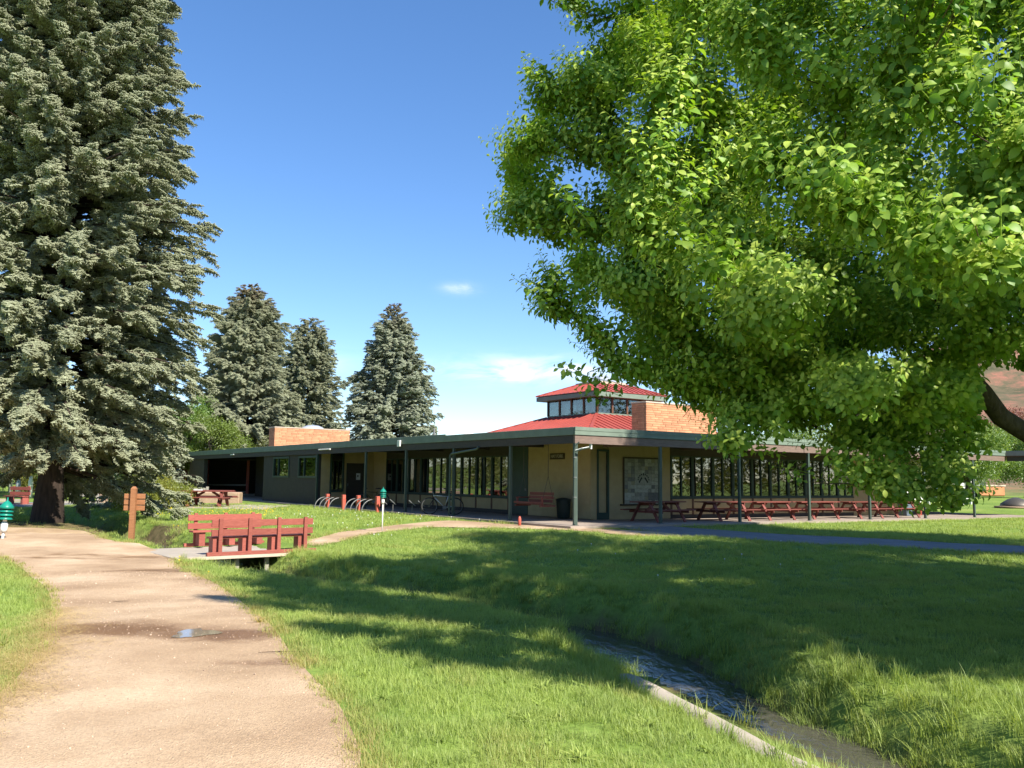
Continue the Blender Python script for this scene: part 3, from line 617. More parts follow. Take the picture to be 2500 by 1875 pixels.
# flush section with two windows and its end returns
wall(MB().box(.13, .13+T, 21.7, 21.9, -.15, 2.93).box(.13, .13+T, 24.5, 25.9, -.15, 2.93).box(.13, .13+T, 28.5, 30.2, -.15, 2.93).box(.13, .13+T, 21.9, 24.5, -.15, 1.42).box(.13, .13+T, 25.9, 28.5, -.15, 1.42)
     .box(.13, .13+T, 21.9, 24.5, 2.62, 2.93).box(.13, .13+T, 25.9, 28.5, 2.62, 2.93), 'brownwall')
wall(MB().box(.29, 4.2, 30.04, 30.2, -.1, 2.93), 'brownwall')
for b in (21.9, 25.9):
    mb = MB().box(.09, .24, b, b+.1, 1.42, 2.62).box(.09, .24, b+2.5, b+2.6, 1.42, 2.62).box(.09, .24, b+.103, b+2.497, 1.42, 1.52).box(.09, .24, b+.103, b+2.497, 2.52, 2.62).box(.10, .22, b+1.75, b+1.82, 1.523, 2.517)
    wd = part(mb, 'window', 'greentrim')
    part(MB().box(.16, .172, b+.1, b+1.75, 1.52, 2.52), 'pane', 'glass', wd); part(MB().box(.16, .172, b+1.82, b+2.5, 1.52, 2.52), 'pane', 'glass', wd)
part(MB().box(.02, .12, 21.62, 21.72, -.1, 2.69), 'downpipe', 'greentrim')
# recessed porch at the far end
wall(MB().box(4.0, 4.16, 30.2, 31.4, -.05, 2.93).box(4.0, 4.16, 32.8, 35.4, -.05, 2.93).box(4.0, 4.16, 36.2, 43, -.05, 2.93), 'brownwall')
dr = part(MB().box(4.04, 4.1, 31.42, 32.78, -.05, 2.3), 'door', 'darkbeam'); part(MB().box(4.0, 4.03, 31.9, 32.05, .2, 2.1), 'door_light', 'glass', dr)
part(MB().box(4.03, 4.05, 32.6, 32.7, 1.0, 1.1), 'handle', 'metal', dr)
wall(MB().box(4.0, 4.16, 31.42, 32.78, 2.303, 2.93).box(4.0, 4.16, 35.41, 36.19, -.05, .7), 'brownwall')
wd = part(MB().box(3.98, 4.12, 35.4, 35.46, .7, 2.9).box(3.98, 4.12, 36.14, 36.2, .7, 2.9).box(3.98, 4.12, 35.77, 35.83, .7, 2.9), 'window', 'greentrim')
part(MB().box(4.04, 4.055, 35.46, 36.14, .7, 2.9), 'pane', 'glass', wd)
wall(MB().box(.13, .4, 43, 46.9, -.1, 2.93), 'brownwall'); wall(MB().box(.4, 13, 46.7, 46.86, -.1, 2.93), 'brownwall')
# right end wall, back walls, interior
wall(MB().box(20.4, 24.4, B0, B0+T, patio_z(22)-.02, ZT))
wall(MB().box(24.24, 24.4, B0+T, 24, -.2, ZT)); wall(MB().box(10, 24.4, 24, 24.16, -.2, ZT)); wall(MB().box(12.8, 12.96, 24.2, 46.7, -.2, ZT))
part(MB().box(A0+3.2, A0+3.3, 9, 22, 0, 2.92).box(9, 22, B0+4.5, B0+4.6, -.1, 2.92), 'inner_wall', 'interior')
# lights and boxes on the edge
part(MB().box(-.10, -.02, 12.1, 12.36, 2.86, 3.14), 'lamp_box', 'whitemetal', bevel=.01)
part(MB().tube([(-.09, 19.7, 2.91), (-.09, 21.2, 2.91)], .035, 8).box(-.06, .03, 20.3, 20.5, 2.88, 2.93), 'tube_lamp', 'whitemetal')
part(MB().box(-.07, .03, 35.6, 36.3, 2.86, 2.93), 'tube_lamp', 'whitemetal')
# conduit with clamps and gooseneck lamp at the corner post
m = MB().tube([(-.05, -.03, .05), (-.05, -.03, 2.45), (-.03, -.06, 2.6), (.05, -.16, 2.72)], .022, 6).tube([(-.03, -.05, 2.42), (.15, -.2, 2.50), (.42, -.28, 2.56)], .03, 6).tube([(.40, -.28, 2.53), (.44, -.29, 2.66)], .045, 8)
part(m, 'conduit', 'post')
for z in (.9, 1.55, 2.2): part(MB().box(-.09, .02, -.075, .03, z, z+.03), 'clamp', 'metal')
part(MB().tube([(-.02, -.05, 2.45), (.15, -.2, 2.52), (.44, -.29, 2.58)], .018, 6).tube([(.44, -.29, 2.5), (.44, -.29, 2.66)], .04, 8), 'flood_lamp', 'whitemetal')
part(MB().tube([(-.04, 7.85, 0), (-.04, 7.85, 2.4), (-.04, 7.7, 2.47), (-.02, 5.9, 2.62), (-.02, 5.8, 2.69)], .045, 8), 'rain_pipe', 'post')
# antenna mast and pale vent on the roof
part(MB().box(1.7, 1.76, 12.2, 12.26, 3.2, 3.75), 'roof_mast', 'metal')
part(MB().lathe([(.02, 0), (.4, .0), (.38, .16), (.22, .3), (.02, .34)], 14, (2.6, 10.6, 3.2)), 'roof_vent', 'whitemetal', smooth=True)

# chimneys of thin brick
def chimney(a0, a1, b0, b1, ztop, limit):
    st = part(MB().box(a0+.02, a1-.02, b0+.02, b1-.02, 3.2, ztop-.07), 'chimney', 'mortar')
    part(MB().box(a0-.03, a1+.03, b0-.03, b1+.03, ztop-.07, ztop), 'coping', 'cap', st, bevel=.01)
    h = .105; zs = np.arange(ztop-.075-h, 3.2, -h); n = 0; rest = MB(); shared = {}
    for r, z in enumerate(zs):
        for face in (0, 1, 2):
            lo, hi = ((a0, a1), (b0+.12, b1), (b0+.12, b1))[face]; u = lo
            while u < hi-.02:
                L = random.uniform(.3, .62); e = min(u+L, hi)
                if hi-e < .12: e = hi
                pr = random.uniform(0, .014); w = e-u-.012
                if face == 0: cx, cy, sx, sy = (u+e)/2, b0+.06, w, .12
                else: cx, cy, sx, sy = (a0+.06 if face == 1 else a1-.06), (u+e)/2, .12, w
                if n < limit and face < 2 and z > 3.3:
                    key = round(w*20)
                    k = (key, face > 0)
                    if k not in shared:
                        ww = key/20
                        shared[k] = (MB().box(-ww/2, ww/2, -.06, .06, 0, h-.012) if face == 0 else MB().box(-.06, .06, -ww/2, ww/2, 0, h-.012)).mesh('brick'); shared[k].materials.append(M['brick'])
                    o = bpy.data.objects.new('brick', shared[k]); COL.objects.link(o); o.parent = st
                    o.location = (cx-(pr if face == 1 else 0), cy-(pr if face == 0 else 0), z)
                    o.scale = (w/(key/20), 1, 1) if face == 0 else (1, w/(key/20), 1); n += 1
                else: rest.box(cx-sx/2, cx+sx/2, cy-sy/2, cy+sy/2, z, z+h-.012)
                u = e
    if rest.v: tag(part(rest, 'brick_courses', 'brick', st), kind='stuff')
    return st
chimney(9.4, 14.1, 6.35, 7.3, 5.08, 165)
ch1 = chimney(3.0, 8.65, 36.5, 37.6, 4.93, 130)
part(MB().lathe([(.95, 0), (.93, .1), (.75, .28), (.45, .40), (.05, .44)], 20, (7.0, 39.5, 4.9)).lathe([(.8, -1.7), (.8, 0)], 16, (7.0, 39.5, 4.9)), 'skylight_dome', 'dome', smooth=True)

# red hipped roof, lantern storey, upper roof
def clip(poly, nx, ny, c):
    out = []
    for i in range(len(poly)):
        p, q = poly[i], poly[(i+1) % len(poly)]; dp, dq = nx*p[0]+ny*p[1]-c, nx*q[0]+ny*q[1]-c
        if dp <= 0: out.append(p)
        if (dp < 0 < dq) or (dq < 0 < dp): t = dp/(dp-dq); out.append((p[0]+t*(q[0]-p[0]), p[1]+t*(q[1]-p[1])))
    return out
def hip_roof(name, a0, a1, b0, b1, ext, z0, z1, pw, mat='redroof'):
    """four slopes from eave rectangle grown by ext (z0) up to rectangle a0..b1 (z1), laid in separate seamed panels"""
    root = part(MB().box(a0-ext+.1, a1+ext-.1, b0-ext+.1, b1+ext-.1, z0-.1, z0-.02), name, 'fascia')
    sl = math.hypot(ext, z1-z0)
    for side in range(4):
        Wd = (a1-a0 if side % 2 == 0 else b1-b0)+2*ext
        def tr(u, v, h):      # u along eave 0..Wd, v up slope 0..ext, h normal offset
            z = z0+(z1-z0)*v/ext+h
            if side == 0: return (a0-ext+u, b0-ext+v, z)
            if side == 1: return (a1+ext-v, b0-ext+u, z)
            if side == 2: return (a1+ext-u, b1+ext-v, z)
            return (a0-ext+v, b1+ext-u, z)
        n = max(1, round(Wd/pw))
        for i in range(n):
            u0, u1 = Wd*i/n, Wd*(i+1)/n
            poly = [(u0+.006, 0), (u1-.006, 0), (u1-.006, ext), (u0+.006, ext)]
            poly = clip(poly, -1, 1, 0); poly = clip(poly, 1, 1, Wd)
            if len(poly) < 3: continue
            k = len(poly); mb = MB()
            mb.add([tr(x, y, 0) for x, y in poly]+[tr(x, y, .02) for x, y in poly], [tuple(range(k))[::-1], tuple(range(k, 2*k))]+[(j, (j+1) % k, k+(j+1) % k, k+j) for j in range(k)])
            top = min(ext, u0, Wd-u0)
            if top > .12:
                c = [(u0-.014, 0), (u0+.014, 0), (u0+.014, top-.03), (u0-.014, top-.03)]
                mb.add([tr(x, y, .01) for x, y in c]+[tr(x, y, .06) for x, y in c], [(3, 2, 1, 0), (4, 5, 6, 7), (0, 1, 5, 4), (1, 2, 6, 5), (2, 3, 7, 6), (3, 0, 4, 7)])
            part(mb, 'roof_panel', mat, root)
        e0, e1 = tr(0, 0, .035), tr(ext, ext, .035)
        part(MB().bar(e0, e1, .16, .05), 'hip_cap', mat, root)
    return root
CA0, CA1, CB0, CB1 = 10.83, 15.1, 11.41, 15.6
hip_roof('lower_red_roof', CA0, CA1, CB0, CB1, 4.2, 3.32, 4.84, .42)
lt = part(MB().box(CA0+.02, CA1-.02, CB0+.02, CB1-.02, 4.78, 4.93), 'lantern', 'fascia')
for i in range(5):
    for (x, y) in ((CA0+.06+(CA1-CA0-.12)*i/4, CB0+.06), (CA0+.06+(CA1-CA0-.12)*i/4, CB1-.06), (CA0+.06, CB0+.06+(CB1-CB0-.12)*i/4), (CA1-.06, CB0+.06+(CB1-CB0-.12)*i/4)):
        if (i in (0, 4)) and x in (CA0+.06, CA1-.06) and y > CB0+.1 and y < CB1-.1: continue
        part(MB().box(x-.055, x+.055, y-.055, y+.055, 4.93, 5.74), 'mullion_post', 'browntrim', lt)
for i in range(4):
    for side in range(4):
        L = (CA1-CA0-.12) if side < 2 else (CB1-CB0-.12); s = L*i/4+.06+.06; e = L*(i+1)/4+.06-.06
        g = MB().box(CA0+s, CA0+e, (CB0+.05 if side == 0 else CB1-.06), (CB0+.06 if side == 0 else CB1-.05), 4.935, 5.735) if side < 2 else MB().box((CA0+.05 if side == 2 else CA1-.06), (CA0+.06 if side == 2 else CA1-.05), CB0+s, CB0+e, 4.935, 5.735)
        part(g, 'pane', 'clearglass', lt)
part(MB().box(CA0-.42, CA1+.42, CB0-.42, CB1+.42, 5.74, 5.97), 'lantern_fascia', 'fascia')
hip_roof('upper_red_roof', CA0+1.15, CA1-1.15, CB0+1.15, CB1-1.15, 1.6, 6.0, 6.62, .36)
cx, cy = (CA0+CA1)/2, (CB0+CB1)/2
part(MB().box(cx-1.0, cx+1.0, cy-1.0, cy+1.0, 6.62, 6.74), 'skylight_kerb', 'cap')
def pyr(h, w, z):
    return MB().add([(cx-w, cy-w, z), (cx+w, cy-w, z), (cx+w, cy+w, z), (cx-w, cy+w, z), (cx-w*.25, cy-w*.25, z+h), (cx+w*.25, cy-w*.25, z+h), (cx+w*.25, cy+w*.25, z+h), (cx-w*.25, cy+w*.25, z+h)],
                    [(3, 2, 1, 0), (4, 5, 6, 7), (0, 1, 5, 4), (1, 2, 6, 5), (2, 3, 7, 6), (3, 0, 4, 7)])
part(pyr(.42, .9, 6.745), 'skylight_dome', 'dome')

# patio slab (setting)
def patio():
    mb = MB()
    def quad(a0, a1, b0, b1):
        n = max(1, int((a1-a0)/3))
        for i in range(n):
            x0 = a0+(a1-a0)*i/n; x1 = a0+(a1-a0)*(i+1)/n
            vs = [(*W(x, y, z)[:2], (patio_z(x) if z else -.35)) for z in (0, 1) for y in (b0, b1) for x in (x0, x1)]
            mb.add(vs, [(0, 2, 3, 1), (4, 5, 7, 6), (0, 1, 5, 4), (2, 6, 7, 3), (0, 4, 6, 2), (1, 3, 7, 5)])
    quad(-.5, 33, -.4, 26); quad(-.3, 13, 26, 47)
    o = mb.build('patio', M['patio']); tag(o, kind='structure')
patio()

# ------------------------------------------------------------------ things on and round the building
def chain_pts(p, q): return [p, q]
def mosaic():
    o = empty('tile_mosaic', W(5.06, B0-.004), TH, 'large framed mosaic of pale and grey picture tiles on the cream wall', 'mosaic')
    wdt, z0, z1 = 1.95, .56, 2.40
    MB().box(0, .05, -.05, 0, z0, z1).box(wdt-.05, wdt, -.05, 0, z0, z1).box(.053, wdt-.053, -.05, 0, z1-.05, z1).box(-.15, wdt+.02, -.08, 0, z0-.06, z0-.003).build('frame', M['signbrown'], o)
    MB().box(.053, wdt-.053, -.02, -.001, z0, z1-.053).build('backing', M['interior'], o)
    cols, rows = 10, 12; tw = (wdt-.11)/cols; th = (z1-z0-.06)/rows; used = set(); mats = []
    for k, c in enumerate([(.34, .33, .27), (.25, .24, .20), (.42, .41, .34), (.17, .165, .16), (.30, .27, .17), (.13, .13, .12)]): mats.append(solid('glazed tile %d' % k, c, tuple(v*.6 for v in c), 14, .4, .1, 30))
    big = {(2, 1): (4, 1), (3, 3): (4, 1), (2, 4): (6, 1), (3, 5): (5, 3), (0, 1): (2, 2), (7, 1): (3, 2), (1, 4): (1, 2), (8, 6): (1, 2), (0, 0): (4, 1), (4, 0): (3, 1)}
    for (i, j), (w, h) in list(big.items())+[((i, j), (1, 1)) for j in range(rows) for i in range(cols)]:
        cells = {(i+x, j+y) for x in range(w) for y in range(h)}
        if cells & used or i+w > cols or j+h > rows: continue
        used |= cells
        mt = mats[0] if (i, j) == (3, 5) else mats[2] if (i, j) in ((3, 3), (0, 1), (2, 4)) else random.choices(mats, (5, 4, 2.5, 2, 1.5, 1))[0]
        d = random.uniform(0, .006)
        MB().box(.057+i*tw, .053+(i+w)*tw-.004, -.032-d, -.021, z0+.003+j*th, z0+(j+h)*th-.003).build('tile', mt, o)
    # plain arched dark emblem on the large centre tile
    em = MB(); cx0, cz0 = .057+5.5*tw, z0+6.2*th
    for sgn in (-1, 1):
        for k in range(4):
            t0 = .25+.35*k; em.bar((cx0+sgn*.30*math.sin(t0), -.045, cz0+.25*math.cos(t0)), (cx0+sgn*.30*math.sin(t0+.22), -.045, cz0+.25*math.cos(t0+.22)), .006, .05)
        em.bar((cx0+sgn*.08, -.045, cz0+.12), (cx0+sgn*.24, -.045, cz0-.08), .006, .06)
    em.bar((cx0, -.045, cz0+.2), (cx0, -.045, cz0+.3), .006, .06)
    em.build('emblem', M['black'], o)
mosaic()
def fork_sign():
    o = empty('name_sign', W(A0-.003, 5.22), TH, 'small brown wooden name sign high on the cream wall above the swing', 'sign')
    MB().box(-.035, 0, -.47, .47, 2.29, 2.53).build('board', M['signbrown'], o, bevel=.006)
    me = text_mesh('HAY FORK', .19); me.materials.append(M['ink'])
    t = bpy.data.objects.new('lettering', me); COL.objects.link(t); t.parent = o
    t.rotation_euler = (math.pi/2, 0, -math.pi/2); t.location = (-.04, 0, 2.41); t.scale = (.86, 1, 1)
fork_sign()
def paper(a, z, w, h, label):
    o = empty('paper_notice', W(a, B0-.0), TH, label, 'notice')
    MB().box(-w/2, w/2, .028, .036, z, z+h).build('sheet', M['paper'], o); MB().box(-w/2+.04, w/2-.04, .024, .0275, z+h*.6, z+h*.8).build('print', M['interior'], o)
paper(19.35, 1.38, .34, .42, 'white paper notice taped to the dark window, the plainer of the two'); paper(19.95, 1.42, .42, .34, 'wider pale paper taped to the window beside the sunlit cream wall')

def picnic_table():
    o = empty('picnic_table', (0, 0, 0)); L = 2.4
    for i in range(5):
        MB().box(-L/2, L/2, -.36+i*.146, -.36+i*.146+.136, .71, .75).build('table_plank', M['tablewood'], o, bevel=.004)
    for s in (-1, 1):
        for k in (0, 1):
            y = s*(.62+k*.14); MB().box(-L/2, L/2, y-.065, y+.065, .42, .46).build('seat_plank', M['tablewood'], o, bevel=.004)
    for x in (-.75, .75):
        for s in (-1, 1): MB().bar((x, s*.22, .71), (x, s*.66, -.0), .045, .13, (1, 0, 0)).build('leg', M['tablewood'], o)
        MB().box(x+.025, x+.065, -.80, .80, .33, .42).build('cross_rail', M['tablewood'], o)
        MB().box(x+.025, x+.065, -.34, .34, .62, .709).build('top_cleat', M['tablewood'], o)
        MB().bar((x, 0, .36), (x*.25, 0, .70), .09, .04, (0, 1, 0)).build('brace', M['tablewood'], o)
    return o
pt = picnic_table(); TG = 'red picnic tables under the porch'
plab = ['red picnic table nearest the pavilion corner, in front of the tile mosaic', 'second picnic table from the corner, behind the second slim green post of the right porch', 'third picnic table from the corner, half hidden by hanging leaves',
        'fourth picnic table from the corner, beside the pale sunlit porch post', 'fifth picnic table from the corner, before the sunlit cream wall', 'picnic table farthest along the porch with a white tub on top']
for i, (a, b) in enumerate(((5.15, 1.35), (8.6, 1.2), (11.5, 1.25), (14.6, 1.3), (17.8, 1.2), (21.0, 1.3))):
    o = pt if i == 0 else copy_tree(pt)
    o.location = W(a, b, patio_z(a)); o.rotation_euler.z = TH+random.uniform(-.12, .12)+(.12 if i == 0 else 0)
    tag(o, plab[i], 'picnic table', TG)
for i, (x, y, rz, lb) in enumerate(((-14.5, 41.6, .02, 'red picnic table out on the lawn before the far brown wing, nearer one'), (-15.2, 43.6, -.03, 'red picnic table just behind another one by the far brown wing'))):
    o = copy_tree(pt); o.location = (x, y, gz(x, y)+.03); o.rotation_euler.z = rz; tag(o, lb, 'picnic table', 'red picnic tables by the far wing')
tub = MB().lathe([(.10, 0), (.13, .14), (.135, .15), (.02, .16)], 14).build('white_tub', M['whitemetal'], None, True)
tub.location = W(20.1, 1.1, patio_z(20)+.752); tag(tub, 'small white tub standing on the farthest porch table', 'tub')
bk = MB().box(-.2, .2, -.1, .1, 0, .05).build('folded_cloth', M['paper'], None, bevel=.015); bk.location = (-15.0, 41.6, gz(-15, 41.6)+.782); tag(bk, 'white folded cloth lying on the lawn picnic table', 'cloth')
# pad under the lawn tables
pad = MB().box(-17.5, -11.4, 40.2, 45.0, -.3, gz(-14, 42)+.028).build('table_pad', M['concrete']); tag(pad, kind='structure')

def bench(L, posts, name, label, loc, rz, feet=.0):
    """bridge bench: the back planks outside, seat inside (+y)"""
    o = empty(name, loc, rz, label, 'bench', 'red benches on the footbridge')
    for z0, z1 in ((.425, .575), (.645, .80)):
        MB().box(0, L, .03, .07, z0, z1).build('back_plank', M['redwood'], o, bevel=.004)
    for y0, y1 in ((.10, .26), (.275, .435)):
        MB().box(0.02, L-.02, y0, y1, .355, .40).build('seat_plank', M['redwood'], o, bevel=.004)
    for x in posts:
        MB().box(x-.045, x+.045, -.03, .028, .0, .84).build('upright', M['redwood'], o, bevel=.004)
        MB().box(x-.14, x+.02, .10, .38, .0, .353).build('pedestal', M['redwood'], o, bevel=.004)
    MB().box(-.12, L+.06, -.07, .03, -.03, .055).build('kick_rail', M['redwood'], o, bevel=.004)
    return o
BA = math.atan2(1.7, 2.15); BX, BY, BZ = -7.13, 20.5, -.36
bdir = Vector((math.cos(BA), math.sin(BA), 0)); bprp = Vector((-math.sin(BA), math.cos(BA), 0))
bo = Vector((BX, BY, BZ))
bench(2.58, (.2, .92, 1.66, 2.36), 'bridge_bench', 'red bench seen from behind at the near edge of the footbridge', bo+bdir*.12, BA)
fb = bench(2.0, (.22, .98, 1.78), 'bridge_bench', 'shorter red bench facing us across the far side of the footbridge', bo+bdir*2.42+bprp*2.75+Vector((0, 0, .02)), BA+math.pi)
br = empty('footbridge', bo, BA, 'small concrete footbridge over the ditch carrying two red benches', 'bridge')
MB().box(-.75, 3.0, -.09, 2.78, -.11, -.032).build('deck', M['concrete'], br, bevel=.01)
MB().box(-.75, 3.0, -.12, -.093, -.10, -.03).build('edge_strip', M['cap'], br)
MB().box(-.7, .35, .05, 2.6, -.75, -.115).build('abutment', M['concrete'], br)
MB().box(1.95, 3.0, .05, 2.6, -.75, -.115).build('abutment', M['concrete'], br)
for x in (.75, 1.5): MB().box(x, x+.09, .1, .19, -.6, -.115).build('prop', M['greywood'], br)
MB().bar((1.62, -.02, -.55), (2.25, -.02, -.12), .06, .1).build('strut', M['greywood'], br); MB().bar((1.85, .14, -.55), (2.5, .14, -.12), .06, .1).build('strut', M['greywood'], br)

def trail_sign():
    o = empty('trail_sign', (-10.6, 24.4, gz(-10.6, 24.4)-.05), .06, 'wooden post with three short plank boards, seen from behind, on grass by the path', 'sign')
    m = MB().box(-.07, .07, -.06, .06, 0, 1.50); m.add([(-.07, -.06, 1.5), (.07, -.06, 1.5), (.07, .06, 1.5), (-.07, .06, 1.5), (-.03, -.02, 1.56), (.03, -.02, 1.56), (.03, .02, 1.56), (-.03, .02, 1.56)], [(0, 1, 5, 4), (1, 2, 6, 5), (2, 3, 7, 6), (3, 0, 4, 7), (4, 5, 6, 7)])
    m.build('post', M['signwood'], o)
    for i, z in enumerate((.88, 1.045, 1.21)):
        MB().box(-.29, .29, .065, .10, z, z+.142).build('plank', M['signwood'], o, bevel=.008)
    MB().box(-.12, -.09, .035, .062, .9, 1.36).build('batten', M['signwood'], o)
trail_sign()
def lantern(loc, s, hp, label, tilt=0):
    o = empty('garden_lantern', loc, 0, label, 'lamp', 'teal louvred garden lanterns'); o.scale = (s, s, s); o.rotation_euler.y = tilt
    MB().lathe([(.022, -.05), (.02, hp)], 8).build('pole', M['whitemetal'], o, True)
    MB().lathe([(.04, hp), (.052, hp+.05), (.052, hp+.13), (.03, hp+.17)], 12).build('holder', M['whitemetal'], o, True)
    MB().lathe([(.03, hp+.17), (.03, hp+.4)], 8).build('core', M['whitemetal'], o, True)
    for k in range(3): MB().lathe([(.06, hp+.24+k*.058), (.105, hp+.205+k*.058), (.108, hp+.21+k*.058), (.065, hp+.252+k*.058)], 18).build('louvre', M['teal'], o, True)
    MB().lathe([(.112, hp+.375), (.10, hp+.41), (.05, hp+.47), (.012, hp+.5), (.006, hp+.55)], 18).build('cap', M['teal'], o, True)
lantern((-4.18, 28.4, gz(-4.18, 28.4)), 1.0, .88, 'slim garden lantern with small teal cap on a tall white pole beside the curved path')
lantern((-13.82, 23.75, gz(-13.8, 23.75)), 1.72, .10, 'stout low garden lantern with wide teal louvres at the left edge by the big spruce', .06)

def swing():
    o = empty('porch_swing', W(1.9, 4.55, .55), TH+.03, 'red slatted porch swing hanging on chains before the cream wall', 'swing')
    L = 1.45
    for i in range(5): MB().box(-.42+i*.105, -.42+i*.105+.09, -L/2, L/2, -.02, .005).build('seat_slat', M['redwood'], o)
    for i in range(3): MB().box(.13+i*.03, .15+i*.03, -L/2, L/2, .06+i*.135, .06+i*.135+.115).build('back_slat', M['redwood'], o)
    MB().box(-.50, -.43, -L/2-.16, L/2+.12, .02, .09).build('front_rail', M['redwood'], o)
    for y in (-L/2-.03, L/2+.03):
        MB().box(-.46, .2, y-.03, y+.03, .22, .26).build('arm', M['redwood'], o); MB().box(-.42, -.36, y-.03, y+.03, -.06, .22).build('arm_post', M['redwood'], o)
        MB().box(-.5, .25, y-.03, y+.03, -.09, -.03).build('under_rail', M['redwood'], o)
        MB().tube([(-.43, y, -.05), (-.1, y, 1.05)], .009, 5).tube([(.2, y, .0), (-.1, y, 1.05)], .009, 5).tube([(-.1, y, 1.05), (-.1, y, 2.38)], .011, 5).build('chain', M['rope'], o)
swing()
def bin_(loc, mat, s, label, name='rubbish_bin'):
    o = empty(name, loc, TH, label, 'bin'); o.scale = (s, s, s)
    MB().lathe([(.22, 0), (.25, .05), (.28, .66), (.28, .68)], 20).build('body', mat, o, True)
    MB().lathe([(.30, .685), (.30, .71), (.27, .75), (.12, .79), (.03, .795)], 20).build('lid', mat, o, True)
    MB().box(-.06, .06, -.32, -.28, .5, .54).build('handle', mat, o)
bin_(W(2.85, 4.15, 0), M['darkgreen'], 1.0, 'squat black lidded bin against the cream wall by the porch swing')
def bluebin():
    o = empty('recycling_bin', W(23.6, 2.4, patio_z(23.6)), TH, 'blue grey upright bin beyond the porch tables', 'bin')
    m = MB(); m.add([(-.22, -.22, 0), (.22, -.22, 0), (.22, .22, 0), (-.22, .22, 0), (-.28, -.28, .78), (.28, -.28, .78), (.28, .28, .78), (-.28, .28, .78)], [(3, 2, 1, 0), (4, 5, 6, 7), (0, 1, 5, 4), (1, 2, 6, 5), (2, 3, 7, 6), (3, 0, 4, 7)])
    m.build('body', M['bluegrey'], o, bevel=.02); MB().box(-.3, .3, -.3, .32, .79, .85).build('lid', M['bluegrey'], o, bevel=.015)
bluebin()
# bike racks
def rack(p0, p1, label):
    P0, P1 = Vector(p0), Vector(p1); d = P1-P0; L = d.length; a = math.atan2(d.y, d.x)
    o = empty('bike_rack', P0, a, label, 'bike rack', 'red posted bicycle racks')
    for x in (0, L):
        m = MB(); m.add([(x-.06, -.06, -.1), (x+.06, -.06, -.1), (x+.06, .06, -.1), (x-.06, .06, -.1), (x-.10, -.09, .5), (x+.10, -.09, .5), (x+.10, .09, .5), (x-.10, .09, .5)], [(3, 2, 1, 0), (4, 5, 6, 7), (0, 1, 5, 4), (1, 2, 6, 5), (2, 3, 7, 6), (3, 0, 4, 7)])
        m.box(x-.085, x+.085, -.08, .08, .505, .72); m.build('rack_post', M['redpost'], o, bevel=.01)
    MB().box(0, L, -.03, .03, .54, .60).build('top_bar', M['browntrim'], o)
    for k in range(4):
        x = -.28+k*(L*.9)/3
        pts = [(x, -.02-.52*math.sin(t), .03+.53*math.cos(t)) for t in [math.pi/2*i/8 for i in range(9)]]
        MB().tube(pts+[(x, -.54, -.06)], .024, 6).build('hoop', M['metal'], o, True)
rack(W(-.75, 18.3, gz(*W(-.75, 18.3)[:2])), W(-.75, 16.4, gz(*W(-.75, 16.4)[:2])), 'bicycle rack with bright red posts, the farther of two by the brown wall')
rack(W(-.6, 15.1, gz(*W(-.6, 15.1)[:2])), W(-.55, 13.2, gz(*W(-.55, 13.2)[:2])), 'bicycle rack with red posts nearer the corner, below the cream wall')
for i, (a, b, lb) in enumerate(((-.45, 12.75, 'thin stake with tilted plate, first right of the bike rack'), (-.4, 12.0, 'thin stake with tilted plate, second right of the bike rack'), (-.3, 10.45, 'thin stake with tilted plate just left of the silver bicycle'), (-.25, 9.75, 'thin stake with tilted plate under the silver bicycle front wheel'))):
    p = W(a, b); o = empty('marker_stake', (p.x, p.y, gz(p.x, p.y)), 0, lb, 'stake', 'stakes with tilted plates in the lawn edge')
    MB().tube([(0, 0, -.1), (0, 0, .40)], .014, 6).build('stem', M['metal'], o); MB().bar((-.14, 0, .62), (.14, 0, .38), .11, .02).build('plate', M['metal'], o)
